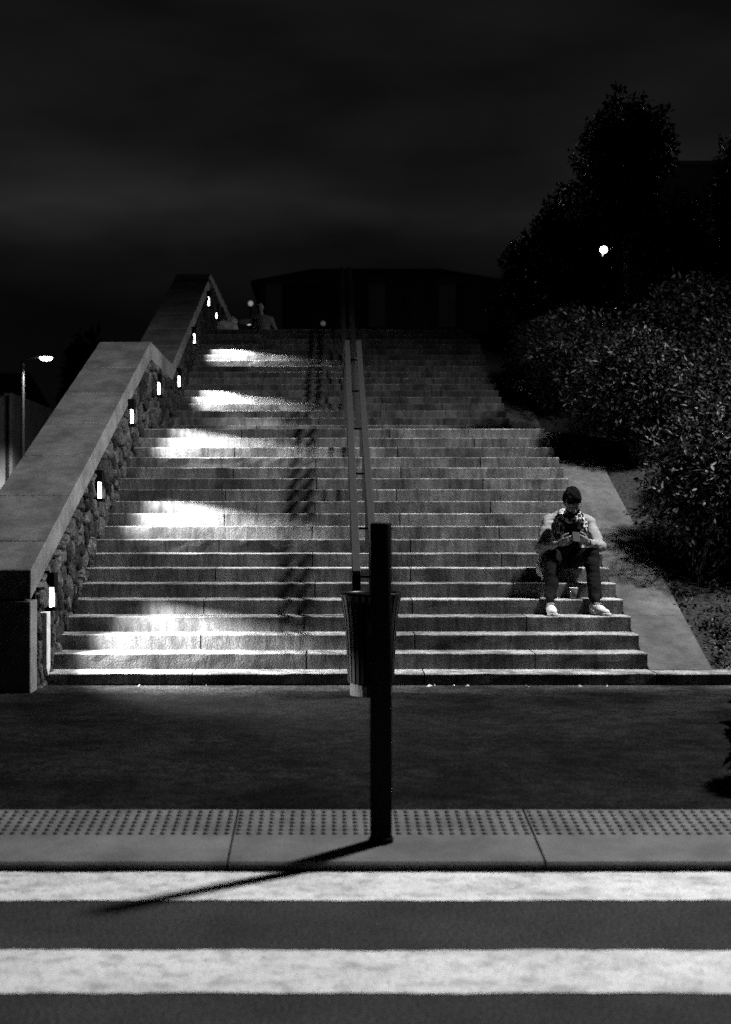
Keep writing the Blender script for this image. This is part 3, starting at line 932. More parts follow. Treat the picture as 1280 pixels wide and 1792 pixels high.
# weeds in the step joints and litter
def weed(px, py, Y, z, s, seed, label):
    rr = random.Random(seed)
    x = (px - 579) * Y / 2489
    v = []; f = []
    for k in range(26):
        a = rr.uniform(0, 2 * math.pi); l = s * rr.uniform(0.5, 1.1); w = 0.006
        b = Vector((rr.uniform(-s, s) * 0.6, rr.uniform(-0.02, 0.0), 0)); t = b + Vector((math.cos(a) * l * 0.7, -abs(math.sin(a)) * l * 0.5, l * rr.uniform(0.4, 1)))
        mid = (b + t) / 2 + Vector((0, 0, l * 0.15))
        i = len(v)
        v += [b, mid + Vector((w, 0, 0)), t, mid - Vector((w, 0, 0.003))]
        f += [(i, i + 1, i + 2), (i, i + 2, i + 3)]
    o = mesh_obj('weed_tuft', from_py('weed_tuft', v, f), M_WEED, loc=(x, Y, z))
    tag(o, label, 'weed', 'weeds in the step joints')
weed(245, 958, step_y(9) - 0.02, step_z(8), 0.06, 1, 'small lit weed at the left end of a lower step')
weed(292, 960, step_y(9) - 0.02, step_z(8), 0.035, 2, 'tiny weed right of the lit weed on the same lower step')
weed(868, 872, step_y(13) - 0.02, step_z(12), 0.08, 3, 'dark weed tuft on a step left of the man’s head')
weed(530, 893, step_y(12) - 0.02, step_z(11), 0.05, 4, 'dark weed under a riser left of the handrail')
weed(470, 781, step_y(18) - 0.02, step_z(17), 0.07, 5, 'dark weed just below the landing, left of the handrail')
def leaf_litter(px, py, Y, z, s, rz, i):
    x = (px - 579) * Y / 2489
    v = [(-s, 0, 0.004), (0, -s * 0.4, 0.012), (s, 0, 0.008), (0, s * 0.4, 0.02)]
    o = mesh_obj('dry_leaf', from_py('dry_leaf', v, [(0, 1, 3), (1, 2, 3)]), M_LITTER, loc=(x, Y, z)); o.rotation_euler = (R(35), 0, rz)
    tag(o, 'small pale dry leaf lying along the foot of the lowest step', 'leaf', 'leaf litter at the foot of the steps')
for i, (px, s) in enumerate(((752, .03), (760, .022), (781, .025), (796, .02), (818, .024), (922, .035), (930, .02), (1015, .03), (1062, .02), (1220, .03), (1238, .02), (245, .02), (360, .015))):
    Y = 12.62 + 0.04 * math.sin(i * 2.3)
    leaf_litter(px, 0, Y, pave_z(Y), s, i * 1.7, i)

# ------------------------------------------------------------------ distance fields for figures
class Field:
    def __init__(self, lo, hi, h):
        self.lo = np.array(lo, float); self.h = h
        self.n = np.ceil((np.array(hi) - self.lo) / h).astype(int) + 1
        self.d = np.full(self.n, 1.0, np.float32)
    def _block(self, lo, hi, pad):
        a = np.maximum(0, np.floor((np.array(lo) - pad - self.lo) / self.h).astype(int))
        b = np.minimum(self.n, np.ceil((np.array(hi) + pad - self.lo) / self.h).astype(int) + 1)
        if np.any(b <= a): return None, None
        g = np.meshgrid(*[self.lo[i] + self.h * np.arange(a[i], b[i]) for i in range(3)], indexing='ij')
        return tuple(slice(a[i], b[i]) for i in range(3)), g
    def _merge(self, sl, d, k, op):
        c = self.d[sl]
        if op == 'u':
            if k > 0:
                h = np.clip(0.5 + 0.5 * (c - d) / k, 0, 1)
                self.d[sl] = c * (1 - h) + d * h - k * h * (1 - h)
            else: self.d[sl] = np.minimum(c, d)
        else:
            self.d[sl] = np.maximum(c, -d)
    def cone(self, p, q, r0, r1, k=0.02, op='u', flat=(1, 1, 1)):
        p = np.array(p, float); q = np.array(q, float); R_ = max(r0, r1)
        sl, g = self._block(np.minimum(p, q) - R_ * 1.6, np.maximum(p, q) + R_ * 1.6, k + 0.03)
        if sl is None: return
        ba = q - p; L2 = float(ba @ ba) + 1e-9
        rx = [g[i] - p[i] for i in range(3)]
        t = np.clip((rx[0] * ba[0] + rx[1] * ba[1] + rx[2] * ba[2]) / L2, 0, 1)
        dd = sum(((rx[i] - ba[i] * t) / flat[i]) ** 2 for i in range(3))
        self._merge(sl, (np.sqrt(dd) - (r0 + (r1 - r0) * t)) * min(flat), k, op)
    def ell(self, c, r, k=0.02, op='u', rot=None):
        c = np.array(c, float); r = np.array(r, float); m = r.max()
        sl, g = self._block(c - m, c + m, k + 0.03)
        if sl is None: return
        P = [g[i] - c[i] for i in range(3)]
        if rot is not None:
            Mi = np.array(rot.to_3x3().inverted())
            P = [Mi[i][0] * P[0] + Mi[i][1] * P[1] + Mi[i][2] * P[2] for i in range(3)]
        k0 = np.sqrt(sum((P[i] / r[i]) ** 2 for i in range(3)))
        k1 = np.sqrt(sum((P[i] / r[i] ** 2) ** 2 for i in range(3))) + 1e-9
        self._merge(sl, k0 * (k0 - 1) / k1, k, op)
    def func(self, lo, hi, fn, k=0.0, op='u'):
        sl, g = self._block(lo, hi, 0.0)
        self._merge(sl, fn(*g), k, op)
    def mesh(self, name, ripple=None):
        d = self.d
        if ripple is not None:
            g = np.meshgrid(*[self.lo[i] + self.h * np.arange(self.n[i]) for i in range(3)], indexing='ij')
            d = d + ripple(*g).astype(np.float32)
        d[0], d[-1] = 1, 1; d[:, 0], d[:, -1] = 1, 1; d[:, :, 0], d[:, :, -1] = 1, 1
        ins = d < 0
        c = np.zeros(np.array(d.shape) - 1, int)
        for i in (0, 1):
            for j in (0, 1):
                for l in (0, 1):
                    c += ins[i:d.shape[0] - 1 + i, j:d.shape[1] - 1 + j, l:d.shape[2] - 1 + l]
        act = (c > 0) & (c < 8)
        idx = -np.ones(act.shape, int); cells = np.argwhere(act); idx[act] = np.arange(len(cells))
        acc = np.zeros((len(cells), 3)); cnt = np.zeros(len(cells))
        corner = [(i, j, l) for i in (0, 1) for j in (0, 1) for l in (0, 1)]
        for a in corner:
            for ax in range(3):
                if a[ax]: continue
                b = list(a); b[ax] = 1
                da = d[cells[:, 0] + a[0], cells[:, 1] + a[1], cells[:, 2] + a[2]]
                db = d[cells[:, 0] + b[0], cells[:, 1] + b[1], cells[:, 2] + b[2]]
                x = (da < 0) != (db < 0)
                t = np.where(x, da / np.where(x, da - db, 1), 0)
                p = np.tile(np.array(a, float), (len(cells), 1)); p[:, ax] = t
                acc[x] += p[x]; cnt[x] += 1
        V = self.lo + (cells + acc / cnt[:, None]) * self.h
        F = []
        for ax in range(3):
            u, w = [(1, 2), (2, 0), (0, 1)][ax]
            s0 = [slice(None)] * 3; s1 = [slice(None)] * 3
            s0[ax] = slice(0, -1); s1[ax] = slice(1, None)
            A = ins[tuple(s0)]; B = ins[tuple(s1)]
            e = np.argwhere(A != B)
            e = e[(e[:, u] > 0) & (e[:, w] > 0)]
            fl = A[e[:, 0], e[:, 1], e[:, 2]]
            def cid(du, dw):
                q = e.copy(); q[:, u] -= du; q[:, w] -= dw
                return idx[q[:, 0], q[:, 1], q[:, 2]]
            quad = np.stack([cid(1, 1), cid(0, 1), cid(0, 0), cid(1, 0)], 1)
            quad[~fl] = quad[~fl][:, ::-1]
            F.append(quad)
        F = np.concatenate(F); F = F[(F >= 0).all(1)]
        return from_py(name, V, F.tolist(), True)

_rl = np.random.RandomState(2).rand(32, 32, 32).astype(np.float32)
def vn(x, y, z, s, o=0.0):
    """smooth lattice noise, -1..1; s = scale per axis"""
    s = (s, s, s) if np.isscalar(s) else s
    P = [x * s[0] + o + 50, y * s[1] + o * 1.7 + 50, z * s[2] + o * 2.3 + 50]
    I = [np.floor(p).astype(int) for p in P]; Fr = [p - i for p, i in zip(P, I)]; Fr = [f * f * (3 - 2 * f) for f in Fr]
    out = 0
    for a in (0, 1):
        for b in (0, 1):
            for c in (0, 1):
                w = (Fr[0] if a else 1 - Fr[0]) * (Fr[1] if b else 1 - Fr[1]) * (Fr[2] if c else 1 - Fr[2])
                out = out + w * _rl[(I[0] + a) % 32, (I[1] + b) % 32, (I[2] + c) % 32]
    return out * 2 - 1

# ------------------------------------------------------------------ the seated man
MX, MYy, MZ = 2.45, 14.0, step_z(4)
man = empty('person', (MX, MYy, MZ))
tag(man, 'man in pale jacket and scarf sitting on the steps, bent over a phone', 'person')
AX, AY = 0, 0
hipL, hipR = (-0.10, 0.99, 0.535), (0.10, 0.99, 0.535)
kneL, kneR = (-0.20, 0.42, 0.575), (0.195, 0.42, 0.575)
ankL, ankR = (-0.275, 0.075, 0.10), (0.178, 0.085, 0.10)
shoL, shoR = (-0.188, 0.70, 0.912), (0.206, 0.70, 0.912)
elbL, elbR = (-0.305, 0.50, 0.655), (0.288, 0.50, 0.668)
wriL, wriR = (-0.145, 0.315, 0.705), (0.135, 0.315, 0.715)
tilt = R(42)
HC = Vector((0.002, 0.425, 1.120))
HROT = Matrix.Rotation(R(-7), 4, 'Y') @ Matrix.Rotation(tilt, 4, 'X')
def hp(x, y, z): return tuple(HC + HROT @ Vector((x, y, z)))      # head frame: -y forward, z up

def add_head(F, s=1.0):
    F.ell(hp(0, 0.012, 0.03), (0.078 * s, 0.098 * s, 0.098 * s), 0.02, rot=HROT)
    F.ell(hp(0, -0.025, -0.035), (0.062 * s, 0.072 * s, 0.085 * s), 0.03, rot=HROT)
    F.ell(hp(0, -0.060, -0.085), (0.034, 0.034, 0.034), 0.03, rot=HROT)
    F.cone(hp(0, -0.088, 0.015), hp(0, -0.116, -0.028), 0.010, 0.015, 0.012)     # nose
    F.ell(hp(0, -0.110, -0.032), (0.018, 0.012, 0.010), 0.008, rot=HROT)
    for s_ in (-1, 1):
        F.cone(hp(s_ * 0.012, -0.089, 0.032), hp(s_ * 0.05, -0.074, 0.030), 0.010, 0.009, 0.012)   # brow
        F.ell(hp(s_ * 0.031, -0.092, 0.008), (0.016, 0.014, 0.011), 0.0, 's', rot=HROT)           # socket
        F.ell(hp(s_ * 0.031, -0.076, 0.009), (0.0125, 0.0125, 0.0125), 0.002, rot=HROT)           # eyeball
        F.ell(hp(s_ * 0.080, 0.01, -0.005), (0.012, 0.024, 0.033), 0.006, rot=HROT)               # ear
        F.ell(hp(s_ * 0.038, -0.066, -0.030), (0.022, 0.02, 0.022), 0.02, rot=HROT)               # cheek
    F.cone(hp(-0.02, -0.094, -0.062), hp(0.02, -0.094, -0.062), 0.007, 0.007, 0.006)              # lips
    F.cone(hp(-0.016, -0.092, -0.074), hp(0.016, -0.092, -0.074), 0.007, 0.007, 0.006)

def add_hand(F, wr, fwd, palm_n, side, curl=0.55, k=0.006):
    """wr wrist, fwd direction of the hand, palm_n palm normal, side: unit towards the thumb"""
    w = Vector(wr); f = Vector(fwd).normalized(); n = Vector(palm_n).normalized(); s = Vector(side).normalized()
    s = (s - f * s.dot(f)).normalized(); n = f.cross(s) if f.cross(s).dot(n) > 0 else s.cross(f)
    for j in range(4):
        o = (j - 1.5) * 0.019
        F.cone(tuple(w + f * 0.01 + s * o * 0.7), tuple(w + f * 0.092 + s * o), 0.016, 0.0125, 0.012)
    for j in range(4):
        o = (1.5 - j) * 0.0205
        ln = (0.040, 0.045, 0.042, 0.032)[j]
        p = w + f * 0.094 + s * o
        a = 0.25 + curl * (0.6 + 0.15 * j); d1 = f * math.cos(a) + n * math.sin(a)
        p1 = p + d1 * ln
        a += curl * 1.2; d2 = f * math.cos(a) + n * math.sin(a); p2 = p1 + d2 * ln * 0.72
        a += curl * 0.9; d3 = f * math.cos(a) + n * math.sin(a); p3 = p2 + d3 * ln * 0.55
        F.cone(tuple(p), tuple(p1), 0.0098, 0.009, 0.003); F.cone(tuple(p1), tuple(p2), 0.009, 0.0082, 0.002); F.cone(tuple(p2), tuple(p3), 0.0082, 0.0068, 0.002)
    b = w + f * 0.03 + s * 0.024; t1 = b + (f * 0.6 + s * 0.7 + n * 0.35).normalized() * 0.045
    t2 = t1 + (f * 0.9 + s * 0.15 + n * 0.45).normalized() * 0.034; t3 = t2 + (f * 0.9 - s * 0.1 + n * 0.4).normalized() * 0.026
    F.cone(tuple(b), tuple(t1), 0.017, 0.012, 0.008); F.cone(tuple(t1), tuple(t2), 0.0115, 0.0105, 0.002); F.cone(tuple(t2), tuple(t3), 0.0105, 0.0085, 0.002)

PH = Vector((0.012, 0.205, 0.775))       # phone centre
F = Field((-0.48, -0.16, -0.02), (0.45, 1.22, 1.32), 0.0068)
F.ell((0, 1.01, 0.53), (0.16, 0.125, 0.105), 0.04)
F.cone((0, 0.98, 0.58), (0, 0.82, 0.80), 0.125, 0.125, 0.05, flat=(1.15, 0.85, 1))
F.cone((0, 0.82, 0.80), (0.01, 0.72, 0.91), 0.125, 0.105, 0.05, flat=(1.2, 0.9, 1))
F.cone(shoL, shoR, 0.062, 0.062, 0.05)
F.cone((0.01, 0.68, 0.94), (0.005, 0.50, 1.05), 0.062, 0.056, 0.03)
add_head(F)
for h_, k_, a_ in ((hipL, kneL, ankL), (hipR, kneR, ankR)):
    F.cone(h_, k_, 0.085, 0.058, 0.03); F.cone(k_, a_, 0.054, 0.036, 0.02)
    F.cone(a_, (a_[0], a_[1] - 0.02, 0.045), 0.036, 0.034, 0.02); F.cone((a_[0], a_[1] + 0.02, 0.045), (a_[0] + (0.02 if a_[0] > 0 else 0), a_[1] - 0.09, 0.04), 0.030, 0.022, 0.02)
for s_, e_, w_ in ((shoL, elbL, wriL), (shoR, elbR, wriR)):
    F.cone(s_, e_, 0.05, 0.040, 0.02); F.cone(e_, w_, 0.040, 0.027, 0.02)
add_hand(F, wriL, (0.80, -0.55, 0.28), (0.35, 0.2, 0.55), (0.05, -0.35, 0.9), 0.55)
add_hand(F, wriR, (-0.76, -0.58, 0.32), (-0.35, 0.2, 0.55), (-0.05, -0.35, 0.9), 0.60)
mesh_obj('body', F.mesh('body'), M_SKIN, man)

# hair, beard
F = Field((-0.16, 0.18, 0.95), (0.16, 0.66, 1.32), 0.006)
F.ell(hp(0, 0.022, 0.05), (0.092, 0.108, 0.098), 0.01, rot=HROT)
F.ell(hp(0.01, -0.045, 0.108), (0.066, 0.05, 0.034), 0.03, rot=HROT)
F.ell(hp(-0.03, -0.01, 0.125), (0.05, 0.06, 0.030), 0.03, rot=HROT)
F.ell(hp(0, -0.115, -0.02), (0.076, 0.072, 0.088), 0, 's', rot=HROT)
F.ell(hp(0, -0.03, -0.125), (0.12, 0.14, 0.10), 0, 's', rot=HROT)
mesh_obj('hair', F.mesh('hair', lambda x, y, z: 0.013 * vn(x, y, z, 32, 4) + 0.008 * vn(x, y, z, 70, 9) + 0.006 * vn(x, y, z, (110, 60, 60), 2)), M_HAIR, man)
F = Field((-0.14, 0.18, 0.90), (0.14, 0.60, 1.20), 0.005)
F.ell(hp(0, -0.040, -0.070), (0.066, 0.064, 0.056), 0.01, rot=HROT)
F.ell(hp(0, -0.066, -0.098), (0.036, 0.030, 0.034), 0.02, rot=HROT)
F.cone(hp(-0.026, -0.094, -0.052), hp(0.026, -0.094, -0.052), 0.008, 0.008, 0.006)
F.ell(hp(0, -0.112, -0.020), (0.055, 0.05, 0.028), 0, 's', rot=HROT)
F.cone(hp(-0.016, -0.106, -0.066), hp(0.016, -0.106, -0.066), 0.007, 0.007, 0, 's')
mesh_obj('beard', F.mesh('beard', lambda x, y, z: 0.002 * np.sin(x * 260) * np.sin(z * 240 + y * 100)), M_HAIR, man)

# glasses
bm = bmesh.new()
for s_ in (-1, 1):
    pts = [hp(s_ * 0.033 + 0.025 * math.cos(a), -0.103, 0.008 + 0.018 * math.sin(a)) for a in [2 * math.pi * k / 14 for k in range(15)]]
    bm_tube(bm, pts, 0.0022, 5)
    bm_tube(bm, [hp(s_ * 0.058, -0.102, 0.012), hp(s_ * 0.078, -0.08, 0.012), hp(s_ * 0.084, 0.01, 0.006)], 0.0022, 5)
bm_tube(bm, [hp(-0.009, -0.104, 0.012), hp(0.009, -0.104, 0.012)], 0.0022, 5)
mesh_obj('glasses', from_bm(bm, 'glasses', True), M_BLACK, man)

# shirt
F = Field((-0.30, 0.48, 0.40), (0.30, 1.22, 1.06), 0.009)
F.cone((0, 0.99, 0.56), (0, 0.82, 0.80), 0.14, 0.14, 0.05, flat=(1.18, 0.88, 1))
F.cone((0, 0.82, 0.80), (0.01, 0.71, 0.92), 0.14, 0.115, 0.05, flat=(1.22, 0.92, 1))
F.ell(hp(0, -0.1, 0.1), (0.05, 0.05, 0.05), 0)
mesh_obj('shirt', F.mesh('shirt', lambda x, y, z: 0.008 * vn(x, y, z, (14, 14, 20), 2)), M_DARKC, man)

# jacket: pale, open at the front, sleeves bunched at the elbow, tail hanging at his right side
F = Field((-0.50, 0.20, 0.20), (0.47, 1.32, 1.10), 0.0075)
F.cone((0, 1.01, 0.54), (0, 0.84, 0.80), 0.175, 0.165, 0.05, flat=(1.12, 0.9, 1))
F.cone((0, 0.84, 0.80), (0.01, 0.735, 0.925), 0.165, 0.125, 0.05, flat=(1.2, 0.92, 1))
F.cone((-0.07, 0.70, 0.955), shoL, 0.085, 0.076, 0.04)
F.cone((0.09, 0.70, 0.955), shoR, 0.085, 0.076, 0.04)
for s_, e_, w_ in ((shoL, elbL, wriL), (shoR, elbR, wriR)):
    F.cone(s_, e_, 0.080, 0.066, 0.03)
    e2 = Vector(e_); ww = Vector(w_); cu = e2 + (ww - e2) * 0.86
    F.cone(e_, tuple(cu), 0.066, 0.043, 0.02)
# tail
F.cone((-0.19, 0.95, 0.60), (-0.285, 0.72, 0.44), 0.075, 0.055, 0.04, flat=(0.75, 1.2, 1))
F.cone((-0.285, 0.72, 0.44), (-0.272, 0.62, 0.350), 0.058, 0.034, 0.03, flat=(0.55, 1.2, 1))
F.cone((0.19, 0.95, 0.60), (0.20, 0.80, 0.48), 0.07, 0.03, 0.04, flat=(0.7, 1.2, 1))
# opening at the front (removed wedge) and neck
F.func((-0.30, 0.2, 0.2), (0.30, 0.98, 1.1), lambda x, y, z: np.maximum(np.abs(x - 0.008) - (0.085 + 0.05 * np.clip((0.95 - z) / 0.5, 0, 1)), y - (0.66 + 0.42 * np.clip((0.98 - z), 0, 1))), op='s')
F.ell((0.005, 0.60, 1.02), (0.085, 0.15, 0.10), 0, 's')
F.func((-0.19, 0.2, 0.2), (0.19, 0.93, 0.62), lambda x, y, z: np.maximum(np.abs(x) - 0.185, np.maximum(y - 0.92, z - 0.61)), op='s')
mesh_obj('jacket', F.mesh('jacket', lambda x, y, z: 0.018 * np.abs(vn(x, y, z, (7, 8, 17))) - 0.004 + 0.010 * np.abs(vn(x, y, z, (12, 14, 30), 3)) + 0.004 * vn(x, y, z, 30, 5)), M_JACKET, man)
# dark shirt cuffs showing past the sleeves
for e_, w_ in ((elbL, wriL), (elbR, wriR)):
    e2 = Vector(e_); ww = Vector(w_)
    bm = bmesh.new(); bm_tube(bm, [e2 + (ww - e2) * 0.80, e2 + (ww - e2) * 0.90, e2 + (ww - e2) * 0.99], [0.038, 0.037, 0.035], 14)
    mesh_obj('cuff', from_bm(bm, 'cuff', True), M_DARKC, man)

# trousers
F = Field((-0.36, -0.02, 0.06), (0.34, 1.24, 0.74), 0.0075)
F.ell((0, 1.01, 0.535), (0.185, 0.15, 0.115), 0.04)
for h_, k_, a_ in ((hipL, kneL, ankL), (hipR, kneR, ankR)):
    k2 = (k_[0], k_[1] + 0.01, k_[2])
    F.cone(h_, k2, 0.108, 0.080, 0.03)
    a2 = Vector(a_) + (Vector(k_) - Vector(a_)) * 0.17
    F.cone(k2, tuple(a2), 0.078, 0.064, 0.02)
    F.cone(tuple(a2), tuple(a2 + Vector((0, -0.004, -0.012))), 0.067, 0.066, 0.006)
    F.func((-0.4, -0.1, 0), (0.4, 0.3, 0.16), lambda x, y, z, c=a2: np.maximum(z - (c.z - 0.028), np.abs(x - c.x) - 0.12), op='s')
mesh_obj('trousers', F.mesh('trousers', lambda x, y, z: 0.008 * vn(x, y, z, (10, 12, 24), 1) + 0.005 * vn(x, y, z, (18, 22, 45), 5)), M_DENIM, man)

# socks and trainers
for a_, tw in ((ankL, 0.02), (ankR, -0.42)):
    bm = bmesh.new(); bm_tube(bm, [(a_[0], a_[1] + 0.03, 0.20), (a_[0], a_[1] + 0.01, 0.13), (a_[0], a_[1] - 0.005, 0.06)], [0.046, 0.042, 0.043], 14)
    mesh_obj('sock', from_bm(bm, 'sock', True), M_DARKC, man)
    sh = bpy.data.objects.new('shoe', None)
    F = Field((-0.075, -0.25, -0.004), (0.075, 0.11, 0.16), 0.005)
    F.cone((0, 0.045, 0.05), (0, -0.08, 0.045), 0.043, 0.045, 0.02)
    F.cone((0, -0.08, 0.042), (-0.004, -0.165, 0.034), 0.045, 0.038, 0.02, flat=(1.05, 1, 0.9))
    F.cone((0, 0.05, 0.06), (0, 0.035, 0.098), 0.038, 0.040, 0.02)
    F.cone((0, 0.0, 0.07), (0, -0.07, 0.072), 0.034, 0.026, 0.02)
    F.cone((0, 0.03, 0.10), (0, 0.03, 0.17), 0.030, 0.034, 0.0, 's')
    F.func((-0.08, -0.3, -0.02), (0.08, 0.12, 0.022), lambda x, y, z: z - 0.014, op='s')
    up = mesh_obj('shoe', F.mesh('shoe'), M_SHOE, man, (a_[0], a_[1] - 0.02, 0.0))
    up.rotation_euler = (0, 0, -tw)
    # sole
    F = Field((-0.08, -0.26, -0.006), (0.08, 0.12, 0.05), 0.005)
    def sole(x, y, z):
        wv = 0.037 + 0.012 * np.clip((-y) / 0.12, 0, 1) 
        yc = np.clip(y, -0.165, 0.05)
        return np.maximum(np.sqrt(x ** 2 + (y - yc) ** 2) - wv, np.abs(z - 0.014) - 0.013)
    F.func((-0.08, -0.26, -0.006), (0.08, 0.12, 0.05), sole)
    mesh_obj('sole', F.mesh('sole'), M_SOLE, up)
    bm = bmesh.new()
    for q in range(4):
        yy = -0.035 - q * 0.026; zz = 0.097 - q * 0.0075
        bm_tube(bm, [(-0.026, yy, zz - 0.008), (0, yy - 0.004, zz + 0.004), (0.026, yy, zz - 0.008)], 0.0035, 5)
    for s_ in (-1, 1):
        bm_tube(bm, [(0, -0.03, 0.10), (s_ * 0.02, -0.035, 0.118), (s_ * 0.036, -0.04, 0.112), (s_ * 0.02, -0.04, 0.10), (0, -0.032, 0.10)], 0.0028, 5)
    mesh_obj('laces', from_bm(bm, 'laces', True), M_SOLE, up)

# scarf: loop round the neck and two hanging ends
F = Field((-0.26, 0.28, 0.62), (0.28, 0.86, 1.10), 0.0065)
pts = []
for k in range(19):
    a = 2 * math.pi * k / 18
    pts.append((0.008 + 0.098 * math.sin(a), 0.60 - 0.105 * math.cos(a), 0.985 - 0.045 * math.cos(a)))
for a, b in zip(pts, pts[1:]): F.cone(a, b, 0.032, 0.032, 0.012)
for s_ in (-1, 1):
    ln = [(s_ * 0.090 + 0.008, 0.58, 0.985), (s_ * 0.118 + 0.01, 0.52, 0.91), (s_ * 0.125 + 0.01, 0.50, 0.83), (s_ * 0.118 + 0.01, 0.52, 0.745)]
    for q, (a, b) in enumerate(zip(ln, ln[1:])): F.cone(a, b, 0.033, 0.034, 0.015, flat=(1, 0.62, 1))
mesh_obj('scarf', F.mesh('scarf', lambda x, y, z: 0.005 * np.sin(x * 130 + y * 90) + 0.002 * np.sin(z * 150)), M_SCARF, man)

# phone in his hands
ph = mesh_obj('phone', box_mesh('phone', -0.038, 0.038, -0.0045, 0.0045, -0.077, 0.077, 0.004, 2), M_PHONE, None)
ph.location = (MX + PH.x - 0.006, MYy + PH.y + 0.02, MZ + PH.z - 0.005); ph.rotation_euler = (R(-52), R(6), 0)
tag(ph, 'dark phone held in both hands by the seated man', 'phone')

# plastic cup between his feet
cup = empty('cup', (MX - 0.055 + 0.02, step_y(5) + 0.10, step_z(5)))
cup.location.x = (1004 - 579) * (step_y(5) + 0.1) / 2489
tag(cup, 'clear plastic cup standing on the step between the man’s feet', 'cup')
bm = bmesh.new()
bm_lathe(bm, [(0.030, 0.001), (0.0425, 0.108), (0.0405, 0.108), (0.0285, 0.006), (0.002, 0.006)], 24)
mesh_obj('wall', from_bm(bm, 'wall', True), M_PLASTIC, cup)
bm = bmesh.new()
bm_lathe(bm, [(0.0428, 0.106), (0.0445, 0.107), (0.0448, 0.113), (0.043, 0.115), (0.0425, 0.112), (0.0425, 0.107)], 24, cap=False)
mesh_obj('rim', from_bm(bm, 'rim', True), M_PLATE, cup)

# ------------------------------------------------------------------ person sitting at the stair head (far, dim)
per = empty('person', ((458 - 579) * 33 / 2489, 33.0, TOPZ))
tag(per, 'dim figure sitting at the stair head, one arm stretched out to the left', 'person')
F = Field((-1.1, -0.5, -0.02), (0.6, 0.7, 1.42), 0.022)
F.ell((0, 0.1, 0.14), (0.19, 0.17, 0.13), 0.05)
F.cone((0, 0.1, 0.2), (0.0, 0.06, 0.72), 0.16, 0.17, 0.05, flat=(1.1, 0.8, 1))
F.cone((-0.17, 0.05, 0.82), (0.17, 0.05, 0.80), 0.085, 0.085, 0.06)
F.cone((0, 0.05, 0.85), (-0.02, 0.02, 0.98), 0.06, 0.055, 0.03)
F.ell((-0.03, 0.01, 1.10), (0.085, 0.10, 0.12), 0.02)
F.cone((0.2, 0.05, 0.80), (0.33, 0.06, 0.52), 0.06, 0.05, 0.03); F.cone((0.33, 0.06, 0.52), (0.26, -0.12, 0.30), 0.05, 0.04, 0.02)
F.cone((-0.2, 0.05, 0.80), (-0.48, -0.02, 0.74), 0.06, 0.05, 0.03); F.cone((-0.48, -0.02, 0.74), (-0.80, -0.05, 0.70), 0.045, 0.035, 0.02)
for s_ in (-1, 1):
    F.cone((s_ * 0.1, 0.05, 0.15), (s_ * 0.22, -0.34, 0.34), 0.10, 0.075, 0.04); F.cone((s_ * 0.22, -0.34, 0.34), (s_ * 0.18, -0.40, 0.06), 0.07, 0.05, 0.03)
    F.cone((s_ * 0.18, -0.38, 0.045), (s_ * 0.2, -0.47, 0.035), 0.045, 0.035, 0.02)
for j in range(5):
    F.cone((-0.80, -0.05, 0.70), (-0.93 + abs(j - 2) * 0.02, -0.05 + (j - 2) * 0.02, 0.70 + (j - 2) * 0.015), 0.03, 0.018, 0.01)
mesh_obj('body', F.mesh('body'), M_SKIN, per)
F2 = Field((-0.8, -0.5, -0.02), (0.6, 0.7, 1.0), 0.022)
F2.ell((0, 0.1, 0.16), (0.22, 0.19, 0.15), 0.05)
F2.cone((0, 0.1, 0.2), (0.0, 0.06, 0.74), 0.185, 0.19, 0.05, flat=(1.12, 0.82, 1))
F2.cone((-0.18, 0.05, 0.83), (0.18, 0.05, 0.81), 0.10, 0.10, 0.06)
F2.cone((0.2, 0.05, 0.80), (0.33, 0.06, 0.52), 0.078, 0.066, 0.03); F2.cone((0.33, 0.06, 0.52), (0.27, -0.09, 0.34), 0.066, 0.055, 0.02)
F2.cone((-0.2, 0.05, 0.80), (-0.48, -0.02, 0.74), 0.078, 0.066, 0.03); F2.cone((-0.48, -0.02, 0.74), (-0.66, -0.035, 0.72), 0.06, 0.05, 0.02)
mesh_obj('coat', F2.mesh('coat'), mat('dim_coat', 0.12, 0.9, 0.1), per)
F2 = Field((-0.2, -0.2, 0.95), (0.2, 0.25, 1.32), 0.015)
F2.ell((-0.03, 0.035, 1.13), (0.098, 0.105, 0.115), 0.02)
mesh_obj('hair', F2.mesh('hair'), M_HAIR, per)
# pale bag at the end of the wall by the stair head
F2 = Field((-0.3, -0.2, -0.02), (0.3, 0.2, 0.4), 0.02)
F2.ell((-0.06, 0, 0.12), (0.15, 0.1, 0.12), 0.03); F2.ell((0.12, 0.02, 0.16), (0.1, 0.08, 0.16), 0.04); F2.ell((0.05, 0, 0.06), (0.2, 0.1, 0.07), 0.04)
bg = mesh_obj('bag', F2.mesh('bag', lambda x, y, z: 0.015 * np.sin(x * 40) * np.sin(z * 40 + y * 30)), M_PLATE, None, (at(397, 0, 29.05)[0], 29.05, TOPZ - 0.01))
tag(bg, 'crumpled pale bag on the top step against the wall', 'bag')

